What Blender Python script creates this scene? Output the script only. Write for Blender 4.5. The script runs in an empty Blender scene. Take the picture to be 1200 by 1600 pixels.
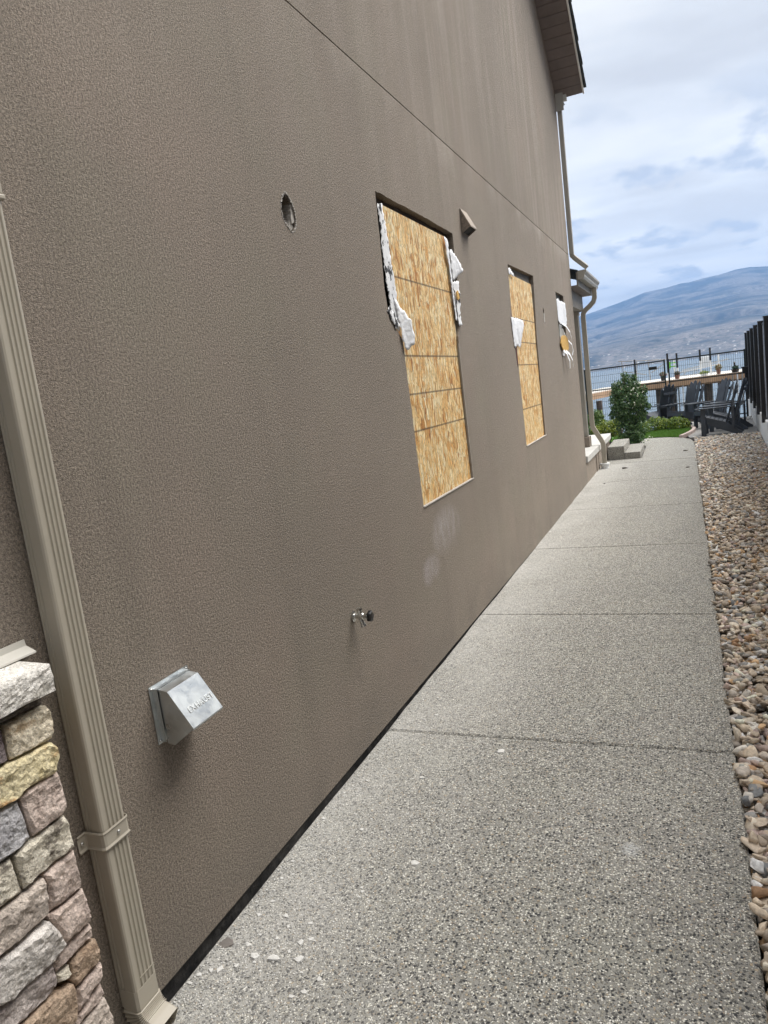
import bpy, bmesh, math, random
import numpy as np
from mathutils import Vector, Matrix, noise, geometry
random.seed(7); rng = np.random.default_rng(7)
R = math.radians
scene = bpy.context.scene
COL = scene.collection

# ------------------------------------------------------------------ camera
CX, EYE = 1.4016, 1.5
F, YAW, PITCH, ROLL = 1128.98, 0.40936317, 0.15512428, 0.12950067
def camera():
    cy, sy, cp, sp = math.cos(YAW), math.sin(YAW), math.cos(PITCH), math.sin(PITCH)
    fwd = Vector((-sy*cp, cy*cp, -sp)); right = Vector((cy, sy, 0)); down = fwd.cross(right)
    cr, sr = math.cos(ROLL), math.sin(ROLL)
    r = cr*right + sr*down; d = -sr*right + cr*down
    cam = bpy.data.cameras.new('camera'); o = bpy.data.objects.new('camera', cam); COL.objects.link(o)
    M = Matrix(((r.x, -d.x, -fwd.x, CX), (r.y, -d.y, -fwd.y, 0), (r.z, -d.z, -fwd.z, EYE), (0, 0, 0, 1)))
    o.matrix_world = M
    cam.sensor_fit = 'VERTICAL'; cam.sensor_height = 36; cam.lens = F/1600*36
    cam.clip_start = 0.05; cam.clip_end = 40000
    scene.camera = o
camera()

# ------------------------------------------------------------------ world, sun, exposure
SUN_EL, SUN_AZ = R(56), R(54)      # azimuth from +y towards +x
SKY_CLOUD = 3.05
world = bpy.data.worlds.new('World'); scene.world = world; world.use_nodes = True
def make_world():
    nt = world.node_tree; nt.nodes.clear(); N = nt.nodes.new; L = nt.links.new
    out = N('ShaderNodeOutputWorld'); bg = N('ShaderNodeBackground'); L(bg.outputs[0], out.inputs[0])
    bg.inputs['Strength'].default_value = 0.1
    sky = N('ShaderNodeTexSky'); sky.sky_type = 'NISHITA'; sky.sun_disc = False
    sky.sun_elevation = SUN_EL; sky.sun_rotation = SUN_AZ; sky.altitude = 350; sky.air_density = 1.0; sky.dust_density = 1.2
    tc = N('ShaderNodeTexCoord'); sep = N('ShaderNodeSeparateXYZ'); L(tc.outputs['Generated'], sep.inputs[0])
    # cloud layer: direction projected on a flat layer overhead
    zc = N('ShaderNodeMath'); zc.operation = 'MAXIMUM'; L(sep.outputs[2], zc.inputs[0]); zc.inputs[1].default_value = 0.0
    za = N('ShaderNodeMath'); za.operation = 'ADD'; L(zc.outputs[0], za.inputs[0]); za.inputs[1].default_value = 0.09
    dx = N('ShaderNodeMath'); dx.operation = 'DIVIDE'; L(sep.outputs[0], dx.inputs[0]); L(za.outputs[0], dx.inputs[1])
    dy = N('ShaderNodeMath'); dy.operation = 'DIVIDE'; L(sep.outputs[1], dy.inputs[0]); L(za.outputs[0], dy.inputs[1])
    cb = N('ShaderNodeCombineXYZ'); L(dx.outputs[0], cb.inputs[0]); L(dy.outputs[0], cb.inputs[1])
    mp = N('ShaderNodeMapping'); L(cb.outputs[0], mp.inputs[0]); mp.inputs['Rotation'].default_value = (0, 0, R(14)); mp.inputs['Scale'].default_value = (0.7, 0.85, 1); mp.inputs['Location'].default_value = (CLOUD_OX, CLOUD_OY, 0)
    n1 = N('ShaderNodeTexNoise'); L(mp.outputs[0], n1.inputs['Vector']); n1.inputs['Scale'].default_value = 1.5; n1.inputs['Detail'].default_value = 6; n1.inputs['Roughness'].default_value = 0.52; n1.inputs['Distortion'].default_value = 0.3
    r1 = N('ShaderNodeValToRGB'); L(n1.outputs[0], r1.inputs[0])
    c = r1.color_ramp; c.elements[0].position = 0.36; c.elements[0].color = (0.66, 0.667, 0.68, 1)
    c.elements[1].position = 0.60; c.elements[1].color = (0.90, 0.895, 0.875, 1)
    e = c.elements.new(0.47); e.color = (0.755, 0.77, 0.785, 1)
    # small ragged darker clouds low in the sky
    mp2 = N('ShaderNodeMapping'); L(cb.outputs[0], mp2.inputs[0]); mp2.inputs['Scale'].default_value = (2.6, 1.5, 1); mp2.inputs['Location'].default_value = (CL2_OX, CL2_OY, 0); mp2.inputs['Rotation'].default_value = (0, 0, R(-12))
    n2 = N('ShaderNodeTexNoise'); L(mp2.outputs[0], n2.inputs['Vector']); n2.inputs['Scale'].default_value = 1.1; n2.inputs['Detail'].default_value = 6; n2.inputs['Roughness'].default_value = 0.52
    r2 = N('ShaderNodeValToRGB'); L(n2.outputs[0], r2.inputs[0]); r2.color_ramp.elements[0].position = 0.54; r2.color_ramp.elements[1].position = 0.62
    # only in the low sky
    lo = N('ShaderNodeMapRange'); L(sep.outputs[2], lo.inputs[0]); lo.inputs[1].default_value = 0.24; lo.inputs[2].default_value = 0.32; lo.inputs[3].default_value = 0.9; lo.inputs[4].default_value = 0.0
    mm = N('ShaderNodeMath'); mm.operation = 'MULTIPLY'; L(r2.outputs[0], mm.inputs[0]); L(lo.outputs[0], mm.inputs[1])
    mx = N('ShaderNodeMix'); mx.data_type = 'RGBA'; L(mm.outputs[0], mx.inputs[0]); L(r1.outputs[0], mx.inputs[6]); mx.inputs[7].default_value = (0.50, 0.55, 0.64, 1)
    sc = N('ShaderNodeVectorMath'); sc.operation = 'SCALE'; L(mx.outputs[2], sc.inputs[0]); sc.inputs[3].default_value = SKY_CLOUD
    hz = N('ShaderNodeMapRange'); L(sep.outputs[2], hz.inputs[0]); hz.inputs[1].default_value = 0.08; hz.inputs[2].default_value = 0.34; hz.inputs[3].default_value = 1.34; hz.inputs[4].default_value = 1.0
    hm = N('ShaderNodeVectorMath'); hm.operation = 'SCALE'; L(sc.outputs[0], hm.inputs[0]); L(hz.outputs[0], hm.inputs[3]); sc = hm
    fin = N('ShaderNodeMix'); fin.data_type = 'RGBA'; fin.inputs[0].default_value = 0.985
    L(sky.outputs[0], fin.inputs[6]); L(sc.outputs[0], fin.inputs[7]); L(fin.outputs[2], bg.inputs[0])
#CLOUD_OX, CLOUD_OY, CL2_OX, CL2_OY = 0.0, 0.0, 0.0, 0.0
CLOUD_OX, CLOUD_OY, CL2_OX, CL2_OY = 6.3, 1.2, 11.5, 0.6
make_world()
sun = bpy.data.lights.new('sun', 'SUN'); sun.energy = 1.5; sun.angle = R(46); sun.color = (1.0, 0.965, 0.91)
so = bpy.data.objects.new('sun', sun); COL.objects.link(so); so.location = (20, 10, 40)
so.rotation_euler = Vector((math.sin(SUN_AZ)*math.cos(SUN_EL), math.cos(SUN_AZ)*math.cos(SUN_EL), math.sin(SUN_EL))).to_track_quat('Z', 'Y').to_euler()
vs = scene.view_settings; vs.view_transform = 'Standard'; vs.look = 'None'; vs.exposure = 2.0; vs.gamma = 1.0
vs.use_curve_mapping = False
scene.cycles.max_bounces = 8; scene.cycles.volume_bounces = 0

# ------------------------------------------------------------------ helpers
def set_props(o, label=None, cat=None, group=None, kind=None):
    if label: o['label'] = label
    if cat: o['category'] = cat
    if group: o['group'] = group
    if kind: o['kind'] = kind
    return o
ORG = {}
def thing(name, label, cat, loc=(0, 0, 0), group=None):
    o = bpy.data.objects.new(name, None); COL.objects.link(o); o.location = loc; o.empty_display_size = 0.1
    ORG[o.name] = Vector(loc)
    return set_props(o, label, cat, group)
def origin(o): return ORG.get(o.name, Vector((0, 0, 0)))

class MB:
    """collects geometry in world coordinates (or a thing's own, when local) and links it as one mesh"""
    def __init__(s): s.v = []; s.f = []
    def add(s, v, f):
        n = len(s.v); s.v += [tuple(p) for p in v]; s.f += [tuple(i+n for i in q) for q in f]; return s
    def box(s, x0, x1, y0, y1, z0, z1, M=None):
        v = [Vector((x, y, z)) for z in (z0, z1) for y in (y0, y1) for x in (x0, x1)]
        if M is not None: v = [M @ p for p in v]
        return s.add(v, [(0, 2, 3, 1), (4, 5, 7, 6), (0, 1, 5, 4), (2, 6, 7, 3), (0, 4, 6, 2), (1, 3, 7, 5)])
    def slope_box(s, x0, x1, y0, y1, zf0, zf1):
        """box whose bottom/top follow functions of y"""
        v = [(x, y, (zf0 if k == 0 else zf1)(y)) for k in (0, 1) for y in (y0, y1) for x in (x0, x1)]
        return s.add(v, [(0, 2, 3, 1), (4, 5, 7, 6), (0, 1, 5, 4), (2, 6, 7, 3), (0, 4, 6, 2), (1, 3, 7, 5)])
    def bar(s, a, b, w, h, up=(0, 0, 1)):
        a, b = Vector(a), Vector(b); d = (b-a).normalized(); u = Vector(up)
        sd = d.cross(u)
        if sd.length < 1e-4: sd = d.cross(Vector((1, 0, 0)))
        sd.normalize(); u = sd.cross(d)
        v = [p + sd*sx*w/2 + u*sz*h/2 for p in (a, b) for sz in (-1, 1) for sx in (-1, 1)]
        return s.add(v, [(0, 1, 3, 2), (4, 6, 7, 5), (0, 4, 5, 1), (2, 3, 7, 6), (0, 2, 6, 4), (1, 5, 7, 3)])
    def sweep(s, path, prof, up=(0, 0, 1), scales=None, cap=True, closed=True):
        """prof: list of (a,b) in the plane normal to the path; a along side vector, b along up-ish"""
        path = [Vector(p) for p in path]; n = len(path); m = len(prof); rings = []
        U = Vector(up)
        for i, p in enumerate(path):
            d = (path[min(i+1, n-1)] - path[max(i-1, 0)]).normalized()
            sd = d.cross(U)
            if sd.length < 1e-4: sd = Vector((1, 0, 0))
            sd.normalize(); u = sd.cross(d); k = scales[i] if scales else 1
            rings.append([p + sd*a*k + u*b*k for a, b in prof])
        v = [q for r in rings for q in r]; f = []
        for i in range(n-1):
            for j in range(m if closed else m-1):
                j2 = (j+1) % m; f.append((i*m+j, i*m+j2, (i+1)*m+j2, (i+1)*m+j))
        if cap and closed: f += [tuple(range(m))[::-1], tuple((n-1)*m+j for j in range(m))]
        return s.add(v, f)
    def tube(s, path, r, n=8, scales=None, up=(0, 0, 1)):
        return s.sweep(path, [(r*math.cos(2*math.pi*i/n), r*math.sin(2*math.pi*i/n)) for i in range(n)], up, scales)
    def prism(s, pts, plane, t0, t1):
        """pts 2-D outline; plane 'yz' extruded in x, 'xz' in y, 'xy' in z"""
        def P(a, b, t): return {'yz': (t, a, b), 'xz': (a, t, b), 'xy': (a, b, t)}[plane]
        n = len(pts); v = [P(a, b, t0) for a, b in pts] + [P(a, b, t1) for a, b in pts]
        f = [tuple(range(n))[::-1], tuple(range(n, 2*n))] + [(i, (i+1) % n, n+(i+1) % n, n+i) for i in range(n)]
        return s.add(v, f)
    def lathe(s, c, prof, n=14, ax='z'):
        c = Vector(c); v = []; f = []; m = len(prof)
        for r, h in prof:
            for i in range(n):
                a = 2*math.pi*i/n; q = (r*math.cos(a), r*math.sin(a), h)
                if ax == 'x': q = (h, r*math.cos(a), r*math.sin(a))
                v.append(c + Vector(q))
        for k in range(m-1):
            for i in range(n):
                j = (i+1) % n; f.append((k*n+i, k*n+j, (k+1)*n+j, (k+1)*n+i))
        f += [tuple(range(n))[::-1], tuple((m-1)*n+i for i in range(n))]
        return s.add(v, f)
    def build(s, name, mat, parent=None, smooth=False, bevel=0, local=False, kind=None, label=None, fix=True):
        me = bpy.data.meshes.new(name)
        root = parent
        while root is not None and root.name not in ORG: root = root.parent
        L = Vector((0, 0, 0)) if (local or root is None) else ORG[root.name]
        me.from_pydata([tuple(Vector(p)-L) for p in s.v], [], s.f)
        if fix:
            b = bmesh.new(); b.from_mesh(me); bmesh.ops.recalc_face_normals(b, faces=b.faces); b.to_mesh(me); b.free()
        if mat: me.materials.append(mat)
        if smooth: me.shade_smooth()
        o = bpy.data.objects.new(name, me); COL.objects.link(o)
        if parent is not None: o.parent = parent
        if bevel:
            m = o.modifiers.new('bevel', 'BEVEL'); m.width = bevel; m.segments = 2; m.limit_method = 'ANGLE'
        if kind: o['kind'] = kind
        if label: o['label'] = label
        return o

def copy_tree(o, parent=None):
    c = o.copy(); COL.objects.link(c)
    if parent is not None: c.parent = parent; c.matrix_parent_inverse = o.matrix_parent_inverse.copy()
    for ch in list(o.children): copy_tree(ch, c)
    return c

def zg(y): return -0.04 - 0.0055*y          # the walk falls gently towards the lake
def zb(y): return min(0.0, -0.018*(y-1.3)) if y < 3.5 else -0.0396-0.012*(y-3.5)   # lower edge of the stucco

# ------------------------------------------------------------------ materials
class Mat:
    def __init__(s, name, rough=0.8, color=(0.5, 0.5, 0.5), metal=0.0, spec=0.5):
        s.m = bpy.data.materials.new(name); s.m.use_nodes = True; s.nt = s.m.node_tree
        s.b = s.nt.nodes['Principled BSDF']; s.b.inputs['Roughness'].default_value = rough
        s.b.inputs['Base Color'].default_value = (*color, 1); s.b.inputs['Metallic'].default_value = metal
        s.b.inputs['Specular IOR Level'].default_value = spec
        s._co = None
    def n(s, t, **kw):
        x = s.nt.nodes.new(t)
        for k, v in kw.items(): setattr(x, k, v)
        return x
    def l(s, a, b): s.nt.links.new(a, b)
    def co(s, scale=(1, 1, 1), rot=(0, 0, 0), kind='Object', loc=(0, 0, 0)):
        if s._co is None: s._co = s.n('ShaderNodeTexCoord')
        m = s.n('ShaderNodeMapping'); s.l(s._co.outputs[kind], m.inputs[0])
        m.inputs['Scale'].default_value = scale; m.inputs['Rotation'].default_value = rot; m.inputs['Location'].default_value = loc
        return m.outputs[0]
    def noise(s, scale=5, detail=4, rough=0.5, vec=None, dist=0, out=0):
        x = s.n('ShaderNodeTexNoise'); s.l(vec or s.co(), x.inputs['Vector'])
        x.inputs['Scale'].default_value = scale; x.inputs['Detail'].default_value = detail; x.inputs['Roughness'].default_value = rough; x.inputs['Distortion'].default_value = dist
        return x.outputs[out]
    def vor(s, scale=5, vec=None, out='Distance', feature='F1', rand=1):
        x = s.n('ShaderNodeTexVoronoi', feature=feature); s.l(vec or s.co(), x.inputs['Vector'])
        x.inputs['Scale'].default_value = scale; x.inputs['Randomness'].default_value = rand
        return x.outputs[out]
    def ramp(s, fac, stops, interp='LINEAR'):
        r = s.n('ShaderNodeValToRGB'); s.l(fac, r.inputs[0]); c = r.color_ramp; c.interpolation = interp
        def C(v): return (v, v, v, 1) if isinstance(v, (int, float)) else (*v, 1)
        c.elements[0].position, c.elements[0].color = stops[0][0], C(stops[0][1])
        c.elements[1].position, c.elements[1].color = stops[-1][0], C(stops[-1][1])
        for p, v in stops[1:-1]: e = c.elements.new(p); e.color = C(v)
        return r.outputs[0]
    def mix(s, fac, a, b, mode='MIX'):
        x = s.n('ShaderNodeMix', data_type='RGBA', blend_type=mode)
        for i, v in ((0, fac), (6, a), (7, b)):
            if isinstance(v, (int, float)): x.inputs[i].default_value = v if i == 0 else (v, v, v, 1)
            elif isinstance(v, tuple): x.inputs[i].default_value = (*v, 1)
            else: s.l(v, x.inputs[i])
        return x.outputs[2]
    def math(s, op, a, b=0.0, clamp=False):
        x = s.n('ShaderNodeMath', operation=op, use_clamp=clamp)
        for i, v in ((0, a), (1, b)):
            if isinstance(v, (int, float)): x.inputs[i].default_value = v
            else: s.l(v, x.inputs[i])
        return x.outputs[0]
    def sep(s, vec, i):
        x = s.n('ShaderNodeSeparateXYZ'); s.l(vec, x.inputs[0]); return x.outputs[i]
    def color(s, c): s.l(c, s.b.inputs['Base Color']); return s
    def rough(s, c): s.l(c, s.b.inputs['Roughness']); return s
    def bump(s, h, strength=0.5, dist=0.01):
        x = s.n('ShaderNodeBump'); x.inputs['Strength'].default_value = strength; x.inputs['Distance'].default_value = dist
        s.l(h, x.inputs['Height']); s.l(x.outputs[0], s.b.inputs['Normal']); return s

def plain(name, c, rough=0.7, metal=0, var=0.12, scale=8, bump=0.0, spec=0.5):
    """a paint/plastic/metal with faint mottling, dust and relief"""
    m = Mat(name, rough, c, metal, spec)
    n = m.noise(scale, 6, 0.6); d = tuple(v*(1-var) for v in c); u = tuple(min(1, v*(1+var)) for v in c)
    m.color(m.ramp(n, [(0.3, d), (0.7, u)]))
    m.rough(m.ramp(m.noise(scale*2.3, 3), [(0.3, max(0.05, rough-0.08)), (0.7, min(1, rough+0.08))]))
    if bump: m.bump(m.noise(scale*12, 4), bump, 0.004)
    return m.m

STUCCO = (0.278, 0.235, 0.193)
def stucco_mat(name, stains=True, k=1.0):
    m = Mat(name, 0.86, STUCCO, spec=0.35)
    v = m.co()
    base = m.ramp(m.noise(1.1, 5, 0.55), [(0.3, tuple(c*0.93*k for c in STUCCO)), (0.7, tuple(c*1.06*k for c in STUCCO))])
    # grey-green and pinkish drift of the acrylic finish
    base = m.mix(m.ramp(m.noise(2.3, 3, 0.5, m.co((1, 1, 1), loc=(7, 3, 1))), [(0.45, 0), (0.75, 0.35)]), base, tuple(c*k for c in (0.285, 0.262, 0.200)))
    base = m.mix(m.ramp(m.noise(1.7, 3, 0.5, m.co((1, 1, 1), loc=(1, 13, 4))), [(0.5, 0), (0.8, 0.35)]), base, tuple(c*k for c in (0.335, 0.258, 0.212)))
    if stains:
        z = m.sep(v, 2); y = m.sep(v, 1)
        # rain streaks running down from the control joint
        st = m.ramp(m.noise(1, 5, 0.6, m.co((1, 7, 0.55))), [(0.46, 0), (0.64, 1)])
        hi = m.n('ShaderNodeMapRange'); m.l(z, hi.inputs[0]); hi.inputs[1].default_value = 2.2; hi.inputs[2].default_value = 3.6
        base = m.mix(m.math('MULTIPLY', st, m.math('MULTIPLY', hi.outputs[0], 0.75)), base, (0.36, 0.305, 0.26))
        dk = m.ramp(m.noise(1, 5, 0.6, m.co((1, 5, 0.4), loc=(0, 4.4, 0))), [(0.52, 0), (0.75, 1)])
        base = m.mix(m.math('MULTIPLY', dk, 0.22), base, (0.12, 0.10, 0.085))
        # pale salts just under the joint
        bl = m.n('ShaderNodeMapRange'); m.l(z, bl.inputs[0]); bl.inputs[1].default_value = 2.93; bl.inputs[2].default_value = 3.13
        up = m.math('LESS_THAN', z, 3.135)
        sp = m.ramp(m.noise(2.2, 5, 0.6, m.co((1, 1, 1), loc=(0, 9, 0))), [(0.46, 0), (0.62, 0.8)])
        base = m.mix(m.math('MULTIPLY', m.math('MULTIPLY', bl.outputs[0], up), sp), base, (0.40, 0.35, 0.30))
        # two chalky scuffs low under the first window
        def blob(cy, cz, ry, rz, seed, amt, col, base):
            a = m.math('DIVIDE', m.math('SUBTRACT', y, cy), ry); b = m.math('DIVIDE', m.math('SUBTRACT', z, cz), rz)
            d = m.math('ADD', m.math('MULTIPLY', a, a), m.math('MULTIPLY', b, b))
            g = m.ramp(d, [(0.0, 1), (1.0, 0)], 'EASE')
            nn = m.ramp(m.noise(9, 5, 0.65, m.co((1, 1, 0.5), loc=(0, seed, 0))), [(0.36, 0), (0.60, 1)])
            return m.mix(m.math('MULTIPLY', m.math('MULTIPLY', g, nn), amt), base, col)
        base = blob(4.16, 0.66, 0.34, 0.17, 3, 1.0, (0.42, 0.375, 0.355), base)
        base = blob(3.80, 0.50, 0.20, 0.10, 8, 0.85, (0.45, 0.40, 0.40), base)
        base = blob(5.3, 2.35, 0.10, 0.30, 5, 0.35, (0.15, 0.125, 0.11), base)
        base = blob(2.73, 0.40, 0.05, 0.16, 2, 0.6, (0.14, 0.12, 0.11), base)
        pt = m.ramp(m.noise(0.55, 6, 0.6, m.co((1, 1, 1), loc=(0, 5, 3))), [(0.42, 0), (0.62, 0.55)])
        base = m.mix(pt, base, (0.235, 0.20, 0.165))
        # splash dirt along the foot
        ft = m.n('ShaderNodeMapRange'); m.l(z, ft.inputs[0]); ft.inputs[1].default_value = 0.28; ft.inputs[2].default_value = 0.0
        dn = m.ramp(m.noise(3.5, 5, 0.6), [(0.35, 0.1), (0.7, 0.45)])
        base = m.mix(m.math('MULTIPLY', ft.outputs[0], dn), base, (0.15, 0.135, 0.12))
    g1 = m.noise(270, 3, 0.6, m.co((1, 1, 1.25))); g2 = m.noise(130, 2, 0.5)
    grain = m.math('ADD', m.math('MULTIPLY', g1, 0.7), m.math('MULTIPLY', g2, 0.5))
    tone = m.ramp(grain, [(0.44, 0.56), (0.60, 1.0), (0.74, 1.55)])
    base = m.mix(1.0, base, tone, 'MULTIPLY')
    m.color(base)
    m.bump(grain, 1.0, 0.009)
    return m.m

def aggregate_mat(name, dust=True, k=1.0):
    m = Mat(name, 0.82, (0.3, 0.3, 0.3), spec=0.4)
    def layer(scale, r0, r1, stops, loc, base, keep):
        co = m.co((1, 1, 1), loc=loc)
        co2 = m.mix(0.012, co, m.noise(60, 2, 0.5, co, out=1), 'ADD')
        d = m.vor(scale, co2); c = m.vor(scale, co2, 'Color')
        rnd = m.sep(c, 0); has = m.math('LESS_THAN', m.sep(c, 1), keep)
        mask = m.math('MULTIPLY', m.ramp(d, [(r0, 1), (r1, 0)]), has)
        return m.mix(mask, base, m.ramp(rnd, stops, 'CONSTANT')), mask
    big = m.noise(0.9, 5, 0.6)
    base = m.ramp(big, [(0.3, (0.24*k, 0.226*k, 0.185*k)), (0.7, (0.36*k, 0.338*k, 0.285*k))])
    base = m.mix(m.ramp(m.noise(2.3, 4, 0.6, m.co((1, 1, 1), loc=(4, 1, 0))), [(0.45, 0), (0.7, 0.3)]), base, (0.30*k, 0.30*k, 0.205*k))
    base = m.mix(0.5, base, m.ramp(m.noise(380, 2), [(0.3, 0.18*k), (0.7, 0.42*k)]))
    stA = [(0.0, (0.075, 0.075, 0.075)), (0.24, (0.27, 0.25, 0.21)), (0.38, (0.50, 0.47, 0.39)), (0.52, (0.13, 0.127, 0.12)), (0.68, (0.82, 0.80, 0.73)), (0.93, (0.42, 0.34, 0.26))]
    base, m1 = layer(190, 0.40, 0.54, stA, (3, 0, 0), base, 0.85)
    stB = [(0.0, (0.05, 0.052, 0.055)), (0.42, (0.13, 0.128, 0.12)), (0.55, (0.33, 0.31, 0.26)), (0.72, (0.72, 0.70, 0.62)), (0.92, (0.46, 0.38, 0.28))]
    base, m2 = layer(88, 0.30, 0.40, stB, (0, 5, 0), base, 0.74)
    if dust:
        x = m.sep(m.co(), 0)
        e = m.n('ShaderNodeMapRange'); m.l(x, e.inputs[0]); e.inputs[1].default_value = 0.70; e.inputs[2].default_value = 0.0
        dn = m.math('MULTIPLY', e.outputs[0], m.ramp(m.noise(1.6, 6, 0.65), [(0.30, 0.20), (0.66, 0.85)]))
        base = m.mix(m.math('MULTIPLY', dn, m.ramp(m.noise(40, 4, 0.7), [(0.3, 0.35), (0.6, 0.9)])), base, (0.60, 0.585, 0.555))
        # a white splash
        y = m.sep(m.co(), 1)
        a = m.math('DIVIDE', m.math('SUBTRACT', x, 1.15), 0.035); b = m.math('DIVIDE', m.math('SUBTRACT', y, 2.24), 0.045)
        g = m.ramp(m.math('ADD', m.math('MULTIPLY', a, a), m.math('MULTIPLY', b, b)), [(0, 1), (1, 0)])
        base = m.mix(m.math('MULTIPLY', g, m.ramp(m.noise(120, 3), [(0.4, 0.1), (0.6, 0.85)])), base, (0.62, 0.63, 0.63))
    m.color(base)
    h = m.math('ADD', m.math('MULTIPLY', m1, 0.5), m.math('ADD', m2, m.math('MULTIPLY', m.noise(300, 3), 0.6)))
    m.bump(h, 0.8, 0.004)
    return m.m

def osb_mat(name, lines=()):
    m = Mat(name, 0.62, (0.6, 0.4, 0.2), spec=0.35)
    v = m.co()
    warp = m.mix(0.07, v, m.noise(7, 2, 0.5, out=1), 'ADD')
    def layer(sy, sz, loc, r):
        c = m.n('ShaderNodeMapping'); m.l(warp, c.inputs[0]); c.inputs['Scale'].default_value = (1, sy, sz); c.inputs['Location'].default_value = loc; c.inputs['Rotation'].default_value = (r, 0, 0)
        return m.vor(1, c.outputs[0], 'Color'), m.vor(1, c.outputs[0], 'Distance', 'DISTANCE_TO_EDGE')
    stops = [(0.0, (0.46, 0.19, 0.05)), (0.12, (0.74, 0.39, 0.12)), (0.35, (0.90, 0.58, 0.24)), (0.65, (0.97, 0.71, 0.35)), (1.0, (0.99, 0.85, 0.55))]
    c1, e1 = layer(44, 11, (0, 0, 0), 0.15); c2, e2 = layer(66, 17, (0, 3.3, 2), -0.36); c3, e3 = layer(48, 18, (0, 8.1, 5), 0.8)
    a = m.ramp(m.sep(c1, 0), stops); b = m.ramp(m.sep(c2, 0), stops); c = m.ramp(m.sep(c3, 1), stops)
    base = m.mix(m.math('GREATER_THAN', m.sep(c2, 2), 0.55), a, b)
    base = m.mix(m.math('GREATER_THAN', m.sep(c3, 2), 0.72), base, c)
    fib = m.noise(1, 4, 0.65, m.co((1, 260, 16)), 0.6)
    base = m.mix(1.0, base, m.ramp(fib, [(0.3, 0.80), (0.6, 1.08)]), 'MULTIPLY')
    edge = m.ramp(m.math('MINIMUM', m.math('MINIMUM', e1, e3), e2), [(0.0, 0.35), (0.09, 1.0)])
    base = m.mix(0.7, base, edge, 'MULTIPLY')
    cr = m.ramp(m.noise(1, 5, 0.7, m.co((1, 70, 9), (0.12, 0, 0), loc=(0, 5, 0)), 0.8), [(0.36, 0.35), (0.44, 1.0)])
    base = m.mix(0.7, base, cr, 'MULTIPLY')
    z = m.sep(v, 2); y = m.sep(v, 1)
    for lz in lines:      # the printed stud lines across the sheet
        d = m.math('ABSOLUTE', m.math('SUBTRACT', z, m.math('ADD', lz, m.math('MULTIPLY', m.noise(30, 2), 0.002))))
        base = m.mix(m.ramp(d, [(0.0032, 0.82), (0.0052, 0)]), base, (0.05, 0.035, 0.02))
    m.color(base)
    m.bump(m.math('ADD', m.math('MULTIPLY', m.math('MINIMUM', e1, e2), 2.0), fib), 0.35, 0.004)
    return m.m

def stone_mat(name, ca, cb, cc, spot=0.3, scale=14, bump=1.0):
    m = Mat(name, 0.85, ca, spec=0.35)
    n = m.noise(scale, 8, 0.68, dist=0.4)
    base = m.ramp(n, [(0.32, ca), (0.52, cb), (0.7, tuple(min(1, v*1.25) for v in cb))])
    base = m.mix(m.ramp(m.noise(scale*0.55, 6, 0.7, m.co((1, 1, 1.8), (0.5, 0, 0), loc=(3, 1, 8))), [(0.52, 0), (0.62, spot)]), base, cc)
    base = m.mix(0.85, base, m.ramp(m.noise(scale*9, 5, 0.75), [(0.34, 0.55), (0.5, 1.2), (0.68, 1.7)]), 'MULTIPLY')
    m.color(base)
    m.bump(m.math('ADD', m.noise(scale*2.5, 8, 0.7), m.math('MULTIPLY', m.noise(scale*12, 4, 0.6), 0.25)), bump, 0.012)
    return m.m

def galv_mat():
    m = Mat('galvanised_steel', 0.48, (0.55, 0.58, 0.59), 1.0)
    co = m.mix(0.03, m.co(), m.noise(40, 3, out=1), 'ADD')
    c = m.vor(45, co, 'Color')
    m.color(m.ramp(m.sep(c, 0), [(0, (0.58, 0.61, 0.625)), (1, (0.66, 0.69, 0.70))]))
    m.rough(m.math('ADD', m.math('MULTIPLY', m.sep(c, 1), 0.06), m.math('MULTIPLY', m.noise(22, 5), 0.80)))
    m.bump(m.noise(25, 4), 0.12, 0.004)
    return m.m

def attr_mat(name, attr, rough=0.8, gscale=60, lo=0.75, hi=1.15, bump=0.5, spec=0.35, sub=0.0):
    m = Mat(name, rough, spec=spec)
    a = m.n('ShaderNodeAttribute', attribute_name=attr)
    m.color(m.mix(1.0, a.outputs['Color'], m.ramp(m.noise(gscale, 5, 0.65), [(0.3, lo), (0.7, hi)]), 'MULTIPLY'))
    if bump: m.bump(m.noise(gscale*1.6, 4, 0.6), bump, 0.004)
    return m.m

def leaf_mat(name):
    m = Mat(name, 0.5, (0.05, 0.1, 0.02), spec=0.4)
    a = m.n('ShaderNodeAttribute', attribute_name='tint')
    m.color(a.outputs['Color'])
    m.b.inputs['Transmission Weight'].default_value = 0.0
    tr = m.n('ShaderNodeBsdfTranslucent'); m.l(a.outputs['Color'], tr.inputs['Color'])
    ms = m.n('ShaderNodeMixShader'); ms.inputs[0].default_value = 0.3
    out = m.nt.nodes['Material Output']; m.l(m.b.outputs[0], ms.inputs[1]); m.l(tr.outputs[0], ms.inputs[2]); m.l(ms.outputs[0], out.inputs[0])
    return m.m

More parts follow.
